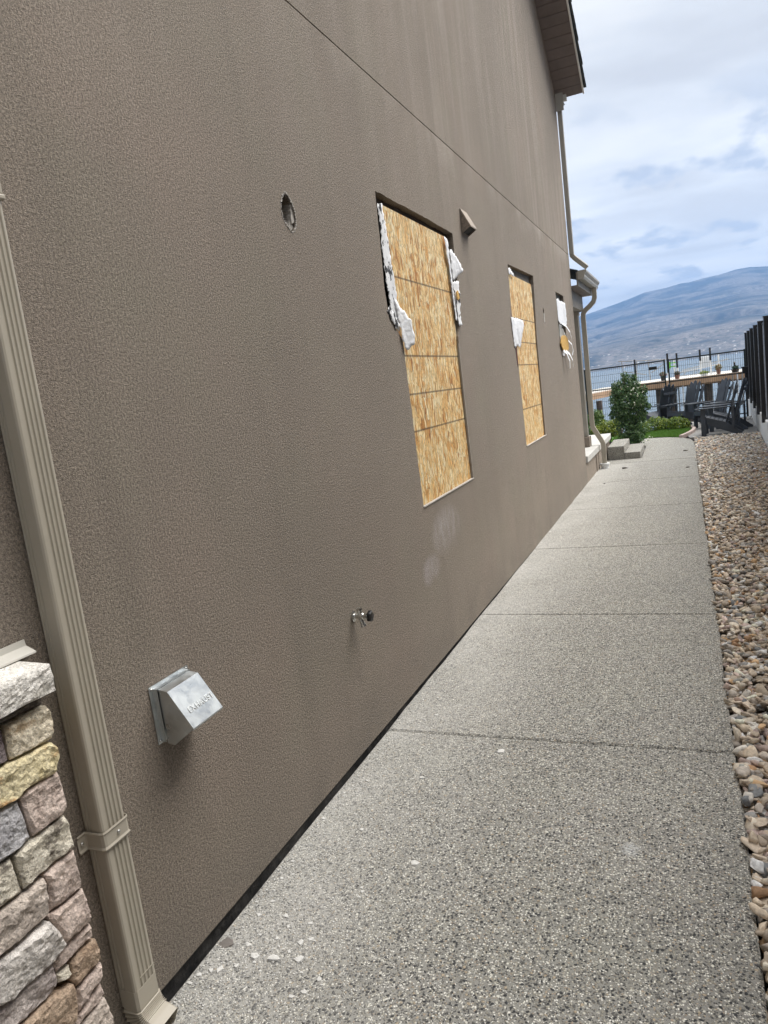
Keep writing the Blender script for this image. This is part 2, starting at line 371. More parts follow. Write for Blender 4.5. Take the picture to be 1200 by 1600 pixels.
M_stucco = stucco_mat('stucco'); M_stucco2 = stucco_mat('stucco_plain', False)
M_agg = aggregate_mat('exposed_aggregate', True, 0.98); M_agg2 = aggregate_mat('exposed_aggregate_clean', False, 1.05)
M_conc = plain('pale_concrete', (0.52, 0.51, 0.48), 0.85, var=0.1, scale=3, bump=0.3)
def membrane():
    m = Mat('black_membrane', 0.75, (0.014, 0.014, 0.015))
    d = m.ramp(m.noise(9, 7, 0.72), [(0.45, 0), (0.72, 0.55)])
    m.color(m.mix(d, (0.013, 0.013, 0.014), (0.16, 0.15, 0.14))); m.bump(m.noise(22, 6, 0.65), 0.9, 0.01); return m.m
M_black = membrane()
M_dark = plain('dark_void', (0.03, 0.027, 0.024), 0.9, var=0.4, scale=20)
M_spout = plain('taupe_metal', (0.44, 0.40, 0.33), 0.40, var=0.05, scale=5)
M_spout2 = plain('porch_taupe', (0.20, 0.18, 0.15), 0.6)
M_trim = plain('light_taupe_metal', (0.36, 0.34, 0.30), 0.45, var=0.06, scale=4)
M_soffit = plain('brown_soffit', (0.20, 0.165, 0.155), 0.55, var=0.12, scale=6)
M_fascia = plain('pale_fascia', (0.82, 0.81, 0.78), 0.4, var=0.06, scale=3)
M_shing = plain('shingle', (0.030, 0.036, 0.038), 0.9, var=0.35, scale=30, bump=0.6)
M_galv = galv_mat()
M_chrome = plain('dull_chrome', (0.62, 0.62, 0.60), 0.25, 1.0, var=0.12, scale=30)
M_knob = plain('black_plastic', (0.012, 0.012, 0.013), 0.35, var=0.2, scale=30)
M_paper = Mat('white_housewrap', 0.6, (0.72, 0.74, 0.77)); M_paper.bump(M_paper.vor(22, M_paper.mix(0.06, M_paper.co(), M_paper.noise(9, 3, out=1), 'ADD'), 'Distance', 'DISTANCE_TO_EDGE'), 0.5, 0.01)
M_paper.color(M_paper.ramp(M_paper.noise(12, 6, 0.65), [(0.25, (0.62, 0.63, 0.64)), (0.42, (0.80, 0.81, 0.83)), (0.75, (0.88, 0.88, 0.89))])); M_paper = M_paper.m
def tar_paper():
    m = Mat('tarred_housewrap', 0.65, (0.7, 0.7, 0.7))
    t = m.ramp(m.noise(16, 6, 0.7, m.co((1, 1, 0.8), loc=(0, 2, 5))), [(0.54, 0), (0.57, 1)])
    w = m.ramp(m.noise(10, 5, 0.6), [(0.3, (0.66, 0.67, 0.68)), (0.6, (0.86, 0.86, 0.87))])
    m.color(m.mix(t, w, (0.02, 0.018, 0.018))); m.bump(m.noise(30, 5, 0.6), 0.35, 0.008); return m.m
M_tar = tar_paper()
M_foam = plain('yellow_foam', (0.60, 0.36, 0.10), 0.9, var=0.3, scale=30, bump=0.8)
M_red = plain('red_brown_stain', (0.10, 0.03, 0.022), 0.8, var=0.4, scale=20)
M_crumb = plain('broken_stucco', (0.50, 0.47, 0.43), 0.95, var=0.25, scale=60, bump=0.8)
M_chair = plain('charcoal_resin', (0.052, 0.062, 0.078), 0.50, var=0.12, scale=6)
M_blackm = plain('black_aluminium', (0.010, 0.011, 0.013), 0.38, var=0.2, scale=8)
M_infill = plain('tinted_panel', (0.36, 0.38, 0.42), 0.30, var=0.15, scale=4)
M_green = plain('dark_green_steel', (0.012, 0.022, 0.020), 0.5, var=0.2, scale=8)
M_whitec = plain('white_wall', (0.68, 0.68, 0.66), 0.8, var=0.05, scale=2, bump=0.15)
M_wood = plain('fresh_timber', (0.46, 0.29, 0.175), 0.75, var=0.15, scale=3)
M_deck = plain('bleached_decking', (0.66, 0.63, 0.58), 0.8, var=0.1, scale=3)
M_pile = plain('weathered_pile', (0.11, 0.085, 0.07), 0.9, var=0.35, scale=5, bump=0.5)
M_whitep = plain('white_paint', (0.75, 0.76, 0.76), 0.5, var=0.06, scale=3)
M_lime = plain('lime_paint', (0.18, 0.55, 0.06), 0.5)
M_soil = plain('soil', (0.075, 0.055, 0.04), 0.95, var=0.4, scale=9, bump=0.8)
M_paver = plain('grey_paving', (0.30, 0.29, 0.275), 0.85, var=0.15, scale=5, bump=0.4)
M_curb = plain('pink_edging', (0.50, 0.40, 0.36), 0.85, var=0.12, scale=10, bump=0.5)
M_bark = plain('bark', (0.07, 0.05, 0.035), 0.9, var=0.3, scale=30)
M_terra = plain('terracotta', (0.20, 0.10, 0.07), 0.8, var=0.2)
M_leaf = leaf_mat('leaf')
M_gravel = attr_mat('river_gravel', 'tint', 0.78, 55, 0.68, 1.22, 0.5)
M_paint_w = plain('cream_enamel', (0.56, 0.54, 0.49), 0.45, var=0.05)

# ================================================================== THE SETTING
# lake, far shore, mountain, sky is the world
def structure(name, mb, mat, **k):
    o = mb.build(name, mat, **k); o['kind'] = 'structure'; return o

def lake():
    m = Mat('lake_water', 0.22, (0.10, 0.15, 0.19), spec=0.6)
    n = m.math('ADD', m.math('MULTIPLY', m.noise(1, 3, 0.6, m.co((0.5, 1.5, 1))), 0.6), m.noise(1, 4, 0.6, m.co((0.05, 0.2, 1))))
    m.bump(n, 0.9, 0.6)
    b = MB(); b.add([(-16000, 22.5, -2.3), (16000, 22.5, -2.3), (16000, 7600, -2.3), (-16000, 7600, -2.3)], [(0, 1, 2, 3)])
    structure('lake', b, m.m)
lake()

SIL = [(-90, 3.0), (-50, 3.4), (-28, 2.6), (-18, 3.2), (-11, 3.7), (-6.63, 4.12), (-5.48, 4.33), (-4.34, 4.56), (-3.21, 4.81), (-2.32, 5.04), (-1.78, 5.08), (-0.92, 5.11), (0.15, 5.25), (0.67, 5.23), (1.6, 5.34), (2.62, 5.39), (3.62, 5.54), (4.41, 5.54), (5.56, 5.38), (9, 5.0), (14, 5.3), (24, 4.2), (40, 4.8), (60, 3.9), (90, 3.2)]
def mountain():
    az = np.concatenate([np.linspace(-90, -12, 110, endpoint=False), np.linspace(-12, 12, 330, endpoint=False), np.linspace(12, 90, 110)])
    ts = np.linspace(0, 1, 90)
    el = np.interp(az, [s[0] for s in SIL], [s[1] for s in SIL])
    R0, R1 = 2500.0, 7200.0
    v = []; nA = len(az)
    for t in ts:
        r = R0 + (R1-R0)*t
        for i, a in enumerate(az):
            ar = math.radians(a); x, y = r*math.sin(ar), r*math.cos(ar)
            top = R1*math.tan(math.radians(el[i]))
            h = top*(0.10*min(1, t*6) + 0.90*t**1.12)
            p = Vector((x/900, y/900, 0.3)); q = Vector((x/260, y/260, 1.7))
            rid = 1-abs(noise.fractal(p, 0.9, 2.1, 5))*1.6
            d = (rid-0.6)*150 + noise.fractal(q, 0.9, 2.1, 4)*60
            w = math.sin(math.pi*min(1, t*1.02))**0.8 if t < 0.98 else 0
            z = -2.3 + h + d*w*min(1, t*5)
            # the ridge keeps its outline: nothing in front rises over it
            lim = math.tan(math.radians(el[i]*(0.25+0.75*t)))*r
            z = min(z, lim) if t < 1 else 1.5 + top
            if t == 0: z = -3.5
            v.append((x, y, max(z, -3.0)))
    n = len(ts); f = [(k*nA+i, k*nA+i+1, (k+1)*nA+i+1, (k+1)*nA+i) for k in range(n-1) for i in range(nA-1)]
    # back slope
    base = len(v)
    for a in az: v.append((7500*math.sin(math.radians(a)), 7500*math.cos(math.radians(a)), -3))
    f += [((n-1)*nA+i, (n-1)*nA+i+1, base+i+1, base+i) for i in range(nA-1)]
    b = MB(); b.v = v; b.f = f
    m = Mat('forested_slope', 0.95, spec=0.1)
    co = m.co((0.001, 0.001, 0.001))
    z = m.sep(m.co(), 2)
    forest = m.ramp(m.noise(42, 6, 0.7, co), [(0.38, (0.005, 0.016, 0.028)), (0.62, (0.04, 0.056, 0.055))])
    dry = m.ramp(m.noise(30, 5, 0.7, co), [(0.3, (0.16, 0.14, 0.13)), (0.7, (0.33, 0.30, 0.28))])
    patch = m.ramp(m.noise(2.6, 9, 0.68, co, 0.6), [(0.45, 0), (0.57, 0.9)])
    low = m.n('ShaderNodeMapRange'); m.l(z, low.inputs[0]); low.inputs[1].default_value = 30; low.inputs[2].default_value = 260; low.inputs[3].default_value = 0.8; low.inputs[4].default_value = 0.0
    lowp = m.math('MULTIPLY', low.outputs[0], m.ramp(m.noise(3.3, 8, 0.7, m.co((0.001, 0.001, 0.001), loc=(3, 2, 0))), [(0.44, 0), (0.56, 1)]))
    fac = m.math('MAXIMUM', patch, lowp)
    col = m.mix(fac, forest, dry)
    tree = m.ramp(m.noise(48, 5, 0.8, co), [(0.49, 0), (0.56, 0.9)])
    col = m.mix(m.math('MULTIPLY', tree, fac), col, (0.035, 0.048, 0.036))
    # roofs and walls of the far lakeside houses
    lz = m.n('ShaderNodeMapRange'); m.l(z, lz.inputs[0]); lz.inputs[1].default_value = 20; lz.inputs[2].default_value = 130; lz.inputs[3].default_value = 1; lz.inputs[4].default_value = 0
    vc = m.vor(45, co, 'Color'); vd = m.vor(45, co)
    hs = m.math('MULTIPLY', m.math('LESS_THAN', vd, 0.2), m.math('MULTIPLY', m.math('GREATER_THAN', m.sep(vc, 0), 0.72), lz.outputs[0]))
    col = m.mix(hs, col, (0.70, 0.68, 0.66))
    m.color(col)
    o = structure('mountain', b, m.m, smooth=True)
mountain()

def ground():
    # the yard: a sheet on both sides of the walk that drops to the water past the wire fence
    xs = [-400, -60, -12, -6, -3, -1, 0, 0.6, 1.5, 2.2, 3, 4, 6, 12, 60, 400]
    ys = [-400, -60, -10, 0, 5, 10, 15, 18, 20, 20.9, 21.4, 22.2, 23.2, 24.5]
    def z(y):
        b = zg(max(y, -10)) - 0.075
        return b if y < 20.8 else b - (y-20.8)*0.95
    v = [(x, y, z(y)) for y in ys for x in xs]; n = len(xs)
    f = [(j*n+i, j*n+i+1, (j+1)*n+i+1, (j+1)*n+i) for j in range(len(ys)-1) for i in range(n-1)]
    b = MB(); b.add(v, f); structure('ground', b, M_soil)
ground()

# ------------------------------------------------------------------ the concrete walk, slab by slab
walk = bpy.data.objects.new('concrete_path', None); COL.objects.link(walk); walk['kind'] = 'structure'; ORG[walk.name] = Vector((0, 0, 0))
def slab(pts, name='slab', mat=M_agg, dz=0.0, th=0.10, par=walk, seed=0):
    """pts: outline (x, y); top follows the fall of the walk, arrises softened"""
    n = len(pts); rr = random.Random(seed)
    cx = sum(p[0] for p in pts)/n; cy = sum(p[1] for p in pts)/n
    def inset(p, d):
        q = Vector((p[0]-cx, p[1]-cy)); return (cx+q.x*(1-d/abs(q.x or 1)) if abs(q.x) > 0.02 else p[0], cy+q.y*(1-d/abs(q.y or 1)) if abs(q.y) > 0.02 else p[1])
    b = MB(); inn = [inset(p, 0.008) for p in pts]
    v = [(x, y, zg(y)+dz-th) for x, y in pts] + [(x, y, zg(y)+dz-0.007) for x, y in pts] + [(x, y, zg(y)+dz) for x, y in inn]
    f = [(i, (i+1) % n, n+(i+1) % n, n+i) for i in range(n)] + [(n+i, n+(i+1) % n, 2*n+(i+1) % n, 2*n+i) for i in range(n)] + [tuple(2*n+i for i in range(n))]
    b.add(v, f); return b.build(name, mat, par, smooth=False)
def wob(y): return 0.004*math.sin(y*3.1)+0.002*math.sin(y*7.7+1)
joints = [-7.3, -5.4, -3.5, -2.2, -0.5, 1.13, 2.94, 4.69, 6.64, 8.62, 10.75, 12.9]
for a, c in zip(joints[:-1], joints[1:]):
    k = 8; R_ = [(1.497+wob(a+0.004+(c-a-0.008)*i/k), a+0.004+(c-a-0.008)*i/k) for i in range(k+1)]
    L_ = [(-0.004+0.0025*math.sin(5.1*y)+0.002*math.sin(13*y+2), y) for y in [c-0.004-(c-a-0.008)*i/k for i in range(k+1)]]
    slab(R_+L_, seed=a)
# last slab narrows past the steps and ends in a curve at the lawn
endp = [(0.012, 12.908), (1.497, 12.908), (1.497, 14.6), (1.48, 15.6), (1.42, 16.2), (1.25, 16.65), (1.0, 16.95), (0.75, 17.1), (0.5, 17.15), (0.42, 16.4), (0.60, 15.4), (0.62, 13.44), (0.012, 13.44)]
b = MB(); n = len(endp)
b.add([(x, y, zg(y)-0.1) for x, y in endp]+[(x, y, zg(y)) for x, y in endp], [(i, (i+1) % n, n+(i+1) % n, n+i) for i in range(n)])
b.add([(x, y, zg(y)) for x, y in endp], [(0, 1, 2, 11, 12), (2, 3, 10, 11), (3, 4, 10), (4, 5, 9, 10), (5, 6, 9), (6, 7, 9), (7, 8, 9)])
b.build('slab', M_agg2, walk)
b = MB(); b.slope_box(0.03, 1.47, -7.3, 13.4, lambda y: zg(y)-0.09, lambda y: zg(y)-0.012); b.build('joint_filler', M_dark, walk)

def patio():
    b = MB(); pts = [(1.42, 16.55), (1.9, 16.35), (2.85, 16.3), (3.0, 20.75), (1.42, 20.75), (1.42, 19.6), (1.55, 18.4), (1.36, 17.2)]
    n = len(pts); b.add([(x, y, zg(y)-0.1) for x, y in pts]+[(x, y, zg(y)-0.01) for x, y in pts], [(i, (i+1) % n, n+(i+1) % n, n+i) for i in range(n)]+[tuple(n+i for i in range(n))])
    structure('patio', b, M_paver)
    b = MB(); pts = [(-3, 20.75), (3.0, 20.75), (3.05, 21.1), (-3, 21.1)]
    b.add([(x, y, zg(y)-0.02) for x, y in pts], [(0, 1, 2, 3)]); structure('shore_strip', b, M_paver)
patio()

# ------------------------------------------------------------------ gravel bed
ICO = None
def icosphere(sub):
    bm = bmesh.new(); bmesh.ops.create_icosphere(bm, subdivisions=sub, radius=1.0)
    v = np.array([x.co[:] for x in bm.verts]); f = np.array([[q.index for q in x.verts] for x in bm.faces]); bm.free(); return v, f
def rocks(name, pos, size, tint, sub, mat, parent=None, flat=0.55, rough=0.16, smooth=False):
    """many stones as one mesh; pos (n,3), size (n,), tint (n,3)"""
    bv, bf = icosphere(sub); n = len(pos); nv = len(bv)
    V = np.repeat(bv[None], n, 0)
    # lumpy radius from a few random planes: angular river stone
    for k in range(8):
        d = rng.normal(size=(n, 3)); d /= np.linalg.norm(d, axis=1, keepdims=True)
        h = rng.uniform(0.28, 0.62, size=(n, 1)); dp = np.einsum('nvk,nk->nv', V, d)
        over = np.maximum(dp-h, 0); V = V - over[..., None]*d[:, None, :]*0.97
    V = V*(1+rng.uniform(-rough, rough, size=(n, nv, 1))*0.5)
    S = np.stack([rng.uniform(0.95, 1.8, n), rng.uniform(0.75, 1.25, n), rng.uniform(flat*0.8, flat*1.5, n)], 1)*size[:, None]*0.5
    V = V*S[:, None, :]
    a = rng.uniform(0, 2*np.pi, n); t = rng.normal(0, 0.35, n); u = rng.normal(0, 0.35, n)
    def rot(V, i, j, ang):
        c, s_ = np.cos(ang)[:, None], np.sin(ang)[:, None]; x, y = V[..., i].copy(), V[..., j].copy()
        V[..., i] = c*x - s_*y; V[..., j] = s_*x + c*y
    rot(V, 0, 2, t); rot(V, 1, 2, u); rot(V, 0, 1, a)
    V = V + pos[:, None, :]
    F = (bf[None] + (np.arange(n)*nv)[:, None, None]).reshape(-1, 3)
    me = bpy.data.meshes.new(name); me.vertices.add(n*nv); me.vertices.foreach_set('co', V.reshape(-1).astype(np.float32))
    me.loops.add(len(F)*3); me.loops.foreach_set('vertex_index', F.reshape(-1).astype(np.int32))
    me.polygons.add(len(F)); me.polygons.foreach_set('loop_start', np.arange(0, len(F)*3, 3, dtype=np.int32))
    me.update(); me.validate()
    at = me.color_attributes.new('tint', 'FLOAT_COLOR', 'POINT')
    C = np.concatenate([np.repeat(tint, nv, 0), np.ones((n*nv, 1))], 1); at.data.foreach_set('color', C.reshape(-1).astype(np.float32))
    me.materials.append(mat)
    if smooth: me.shade_smooth()
    o = bpy.data.objects.new(name, me); COL.objects.link(o)
    if parent: o.parent = parent
    return o
def fx(y): return 2.62 + (y-14.07)*0.0413      # foot of the white wall on the far side of the gravel
PAL = np.array([(0.36, 0.29, 0.22), (0.42, 0.34, 0.25), (0.50, 0.43, 0.34), (0.30, 0.26, 0.22), (0.24, 0.22, 0.20), (0.30, 0.165, 0.085), (0.38, 0.235, 0.12), (0.17, 0.165, 0.16), (0.58, 0.54, 0.48), (0.70, 0.68, 0.65), (0.28, 0.21, 0.19), (0.11, 0.115, 0.12), (0.40, 0.30, 0.26), (0.22, 0.22, 0.20)])
PW = np.array([.20, .17, .13, .12, .08, .02, .035, .06, .06, .02, .055, .02, .045, .04]); PW = PW/PW.sum()
def tints(n, far=0.0):
    c = PAL[rng.choice(len(PAL), n, p=PW)]**0.8*rng.uniform(0.95, 1.7, (n, 1)); return np.clip(c, 0.01, 0.85)
def gravel():
    def band(y0, y1, dens, s0, s1, sub, layers):
        for L, (dz, fr) in enumerate(layers):
            area = (y1-y0)*(fx((y0+y1)/2)-1.5); n = int(area*dens*fr)
            y = rng.uniform(y0, y1, n); x = 1.50 + rng.uniform(0, 1, n)*(fx(y)-1.50-0.02)
            if y1 > 15: k = ~((y > 15.5) & (x < 1.5)); x, y = x[k], y[k]
            s = rng.uniform(s0, s1, len(x))*rng.choice([1, 1, 1.35], len(x)); x = np.maximum(x, 1.503+s*0.20)
            z = -0.04-0.0055*y-0.026+dz+rng.uniform(-0.006, 0.012, len(x))
            yield np.stack([x, y, z], 1), s, sub
    b = MB(); b.slope_box(1.505, 2.6, -6, 16.3, lambda y: zg(y)-0.13, lambda y: zg(y)-0.058); structure('gravel_base', b, M_soil)
    P = list(band(-1.0, 4.5, 1500, 0.026, 0.060, 2, [(0.0, 0.7), (0.020, 0.7), (0.034, 0.25)]))
    q = [np.concatenate([p[i] for p in P]) for i in (0, 1)]
    o = rocks('near_gravel', q[0], q[1], tints(len(q[1])), 2, M_gravel, smooth=False); o['kind'] = 'stuff'
    o['label'] = 'loose tan and grey river gravel beside the concrete path'
    P = list(band(4.5, 16.3, 1150, 0.030, 0.062, 1, [(0.0, 0.5), (0.024, 0.6), (0.036, 0.15)]))
    q = [np.concatenate([p[i] for p in P]) for i in (0, 1)]
    o = rocks('gravel', q[0], q[1], tints(len(q[1])), 1, M_gravel); o['kind'] = 'stuff'
    o['label'] = 'loose tan and grey river gravel between the path and the fence'
gravel()

# ------------------------------------------------------------------ white wall and black fence on the right
def wall_and_fence():
    t = thing('retaining_wall', 'low white concrete wall under the tall black fence', 'wall', (fx(8), 8, zg(8)))
    for a, c in [(i, i+3.7) for i in (-9.97, -6.27, -2.57, 1.13, 4.83, 8.53, 12.23, 15.93, 19.63)]:
        b = MB(); c2 = c-0.006
        v = [(fx(y)+dx, y, z) for z in (zg(y)-0.15 if False else -0.45, 0.30) for y in (a, c2) for dx in (0, 0.16)]
        b.add(v, [(0, 2, 3, 1), (4, 5, 7, 6), (0, 1, 5, 4), (2, 6, 7, 3), (0, 4, 6, 2), (1, 3, 7, 5)])
        b.build('panel', M_whitec, t, bevel=0.006)
    f = thing('privacy_fence', 'tall black fence of square posts and tinted panels on white wall', 'fence', (fx(8), 8, 0.3))
    post = None
    ys = [14.07+1.86*k for k in range(-12, 5)]
    for y in ys:
        if post is None:
            b = MB(); b.box(-0.045, 0.045, -0.045, 0.045, 0, 1.70); b.box(-0.052, 0.052, -0.052, 0.052, 1.70, 1.715)
            me = b.build('post', M_blackm, f, local=True, bevel=0.004); post = me
        else:
            me = post.copy(); COL.objects.link(me)
        me.location = Vector((fx(y)+0.0, y, 0.25)) - origin(f); 
    for y0 in ys[:-1]:
        b = MB(); y1 = y0+1.86
        for k in range(9):
            z0 = 0.34+k*0.172
            v = [(fx(y)+dx, y, z) for z in (z0, z0+0.168) for y in (y0+0.05, y1-0.05) for dx in (0.022, 0.040)]
            b = MB(); b.add(v, [(0, 2, 3, 1), (4, 5, 7, 6), (0, 1, 5, 4), (2, 6, 7, 3), (0, 4, 6, 2), (1, 3, 7, 5)]); b.build('board', M_infill, f)
        b = MB(); b.bar((fx(y0)+0.031, y0+0.05, 1.905), (fx(y1)+0.031, y1-0.05, 1.905), 0.04, 0.03); b.build('top_rail', M_blackm, f)
wall_and_fence()

# an added, unseen house next door, beyond the fence: it closes the side yard and keeps the low sky off the wall
def added_neighbour():
    t = thing('house', 'plain taupe unseen house added beyond the black fence to block low sky', 'house', (6, -4, 0.3))
    b = MB(); b.box(4.5, 14, -16, 6.5, -0.3, 6.2); b.build('wall', M_stucco2, t)
    b = MB(); b.add([(4.1, -16.5, 6.2), (14.5, -16.5, 6.2), (9.3, -16.5, 8.6), (4.1, 7.0, 6.2), (14.5, 7.0, 6.2), (9.3, 7.0, 8.6)], [(0, 2, 1), (3, 4, 5), (0, 3, 5, 2), (1, 2, 5, 4), (0, 1, 4, 3)]); b.build('roof', M_shing, t)
    for y in (-6.0, -1.0, 4.0):
        b = MB(); b.box(4.45, 4.51, y-0.6, y+0.6, 1.6, 2.9); w = b.build('window', M_whitep, t)
        b = MB(); b.box(4.435, 4.449, y-0.52, y+0.52, 1.68, 2.82); b.build('pane', plain('dark_glass', (0.02, 0.025, 0.03), 0.08), w)
added_neighbour()

# ================================================================== THE HOUSE
house = thing('house', 'two-storey house side wall in taupe stucco with boarded windows', 'house', (0, 0, 0))
HX = -0.055
def jag(pts, step=0.03, amp=0.003, seed=1):
    rr = random.Random(seed); out = []
    for i, p in enumerate(pts):
        q = pts[(i+1) % len(pts)]; a, c = Vector(p), Vector(q); L = (c-a).length; n = max(1, int(L/step))
        nrm = Vector((-(c-a).y, (c-a).x)).normalized() if L > 0 else Vector((0, 0))
        for k in range(n):
            o = a.lerp(c, k/n) + (nrm*rr.uniform(-amp, amp) if k else Vector((0, 0)))
            out.append((o.x, o.y))
    return out
W1 = [(3.80, 0.868), (4.858, 0.872), (4.866, 1.45), (4.875, 1.85), (4.93, 1.93), (5.00, 2.2), (5.012, 2.542), (4.5, 2.548), (3.65, 2.545), (3.635, 2.3), (3.612, 2.05), (3.63, 1.93), (3.70, 1.86), (3.79, 1.80), (3.797, 1.3)]
W2 = [(6.767, 0.888), (7.79, 0.894), (7.80, 1.4), (7.805, 1.9), (7.93, 2.556), (6.71, 2.535), (6.68, 2.2), (6.64, 2.03), (6.66, 1.84), (6.755, 1.78)]
W3 = [(9.36, 1.90), (9.93, 1.90), (9.96, 2.16), (9.98, 2.508), (9.35, 2.515), (9.345, 2.2)]
H1 = [(2.668, 2.345), (2.690, 2.335), (2.712, 2.312), (2.727, 2.285), (2.730, 2.25), (2.722, 2.222), (2.70, 2.198), (2.678, 2.192), (2.655, 2.205), (2.632, 2.222), (2.617, 2.248), (2.615, 2.275), (2.625, 2.305), (2.645, 2.33)]
H2 = [(8.34, 2.26), (8.40, 2.235), (8.39, 2.19), (8.33, 2.20)]
def rake(y): return 5.245+(10.85-y)*0.63
def inside(p, poly):
    x, y = p; c = False; n = len(poly)
    for i in range(n):
        x1, y1 = poly[i]; x2, y2 = poly[(i+1) % n]
        if (y1 > y) != (y2 > y) and x < (x2-x1)*(y-y1)/(y2-y1)+x1: c = not c
    return c
def skin(name, outer, holes, depth=0.045, mat=M_stucco):
    V, E, start = [], [], 0
    loops = [outer] + holes
    for lp in loops:
        n = len(lp); V += [Vector(p) for p in lp]; E += [(start+i, start+(i+1) % n) for i in range(n)]; start += n
    r = geometry.delaunay_2d_cdt(V, E, [], 1, 1e-6)
    vs_ = r[0]; fs = []
    for f in r[2]:
        c = (sum(r[0][i].x for i in f)/len(f), sum(r[0][i].y for i in f)/len(f))
        if not any(inside(c, h) for h in holes): fs.append(f)
    b = MB(); b.add([(0.0, v.x, v.y) for v in vs_], [tuple(f) for f in fs])
    for lp in loops:
        n = len(lp); b.add([(0.0, y, z) for y, z in lp]+[(-depth, y, z) for y, z in lp], [(i, (i+1) % n, n+(i+1) % n, n+i) for i in range(n)])
    return b.build(name, mat, house)
lower = [(-6, 0.0), (1.3, 0.0)] + [(1.3+9.54*i/12, zb(1.3+9.54*i/12)) for i in range(1, 13)] + [(10.84, 3.1315), (-6, 3.1315)]
skin('stucco_wall', lower, [jag(W1, seed=1), jag(W2, seed=2), jag(W3, seed=3), jag(H1, 0.012, 0.002, 4), jag(H2, 0.02, 0.003, 5)])
skin('stucco_wall', [(-6, 3.1385), (10.84, 3.1385), (10.84, rake(10.84)), (3.2, rake(3.2)), (-4.4, rake(10.84)), (-6, rake(10.84))], [])
b = MB(); b.box(-0.02, -0.006, -6, 10.83, 3.12, 3.15); b.build('control_joint', M_dark, house)
# body of the house behind the skin: sheathing, gable, the wall that turns the corner
b = MB(); b.box(-0.30, -0.10, -6, 10.80, -0.3, 5.2); b.build('sheathing', M_dark, house)
b = MB(); b.box(-9.0, -0.056, 10.60, 10.838, -0.3, 5.22); b.build('end_wall', M_stucco2, house)
b = MB(); b.box(-0.10, -0.014, -6, 10.5, -0.4, 0.035); b.build('foundation', M_black, house)
b = MB(); b.box(-9, -0.3, -6, -5.8, -0.3, 5.2); b.build('rear_wall', M_stucco2, house)
# rake: soffit boards, fascia, shingle edge
def rk(y, dz=0.0): return rake(y)+dz
PH = 3.2
def sb(x0, x1, y0, y1, lo, hi): b = MB(); b.slope_box(x0, x1, y0, y1, lambda y: rake(y)+lo, lambda y: rake(y)+hi); return b
y = 10.93; k = 0
first = None
while y > 4.2:
    y0 = y-0.125
    sb(-0.004, 0.352, y0+0.004, y-0.004, -0.005+0.0, 0.012).build('soffit_board', M_soffit, house, bevel=0.002)
    y = y0
sb(-0.004, 0.352, PH, y, -0.004, 0.012).build('soffit', M_soffit, house)
sb(-0.01, 0.352, PH, 10.93, 0.0135, 0.045).build('roof_deck', M_soffit, house)
sb(0.353, 0.372, PH, 10.935, -0.012, 0.030).build('fascia', M_fascia, house)
y = 10.97
while y > 4.5:
    b = MB(); th = 0.030; jitter = random.uniform(-0.006, 0.008)
    v = []
    for dz in (0, th):
        for yy, lift in ((y, 0.048), (y-0.19, 0.0)):
            for x in (-1.2, 0.405+jitter): v.append((x, yy, rake(yy)+0.046+lift+dz))
    b.add(v, [(0, 2, 3, 1), (4, 5, 7, 6), (0, 1, 5, 4), (2, 6, 7, 3), (0, 4, 6, 2), (1, 3, 7, 5)])
    b.build('shingle', M_shing, house); y -= 0.145
sb(-9, 0.395, PH, 10.9, 0.031, 0.0455).build('roof', M_shing, house)
# eave along the lake side, its gutter seen end-on past the corner
GUT = [(0.02, 0.02), (0.085, 0.02), (0.10, 0.04), (0.115, 0.085), (0.115, 0.10), (0.02, 0.10)]
b = MB(); b.prism([(10.86+p, 5.13+q) for p, q in GUT], 'yz', -8.5, 0.14); b.build('gutter', M_paint_w, house)
b = MB(); b.box(-8.5, 0.10, 10.845, 10.858, 5.02, 5.26); b.build('fascia', M_trim, house)

# lower porch: roof, beam, soffit, gutter, column on its plinth
b = MB(); pr = [(0.10, 2.90), (0.10, 2.915), (-3.2, 4.15), (-3.2, 4.13)]
b.prism(pr, 'xz', 10.86, 12.62); b.build('porch_roof', M_shing, house)
b = MB(); b.prism([(0.075, 2.70), (0.095, 2.70), (0.095, 2.89), (0.075, 2.89)], 'xz', 10.86, 12.60); b.build('porch_fascia', M_spout2, house)
b = MB(); b.box(-3.0, 0.074, 10.86, 12.58, 2.70, 2.715); b.build('porch_soffit', M_soffit, house)
b = MB(); b.box(-0.20, -0.05, 10.85, 12.45, 2.46, 2.699); b.build('porch_beam', M_spout2, house, bevel=0.004)
b = MB(); b.box(-3.0, -0.20, 12.30, 12.45, 2.46, 2.699); b.build('porch_beam', M_spout2, house, bevel=0.004)
b = MB(); b.box(-0.235, -0.112, 12.20, 12.34, 0.46, 2.458); b.box(-0.25, -0.10, 12.185, 12.355, 2.40, 2.457); b.build('porch_column', M_trim, house, bevel=0.004)
b = MB(); b.box(-0.285, -0.085, 12.13, 12.38, 0.292, 0.455); b.build('column_base', M_stucco2, house, bevel=0.006)
b = MB(); v = [(0.0955+p, y, 2.79+q) for y in (10.88, 12.66) for p, q in [(0, 0), (0.075, 0), (0.09, 0.03), (0.09, 0.055), (0.118, 0.09), (0.118, 0.118), (0, 0.118)]]
b.add(v, [(i, (i+1) % 7, 7+(i+1) % 7, 7+i) for i in range(7)]+[tuple(range(7)), tuple(range(7, 14))]); b.build('porch_gutter', M_trim, house)

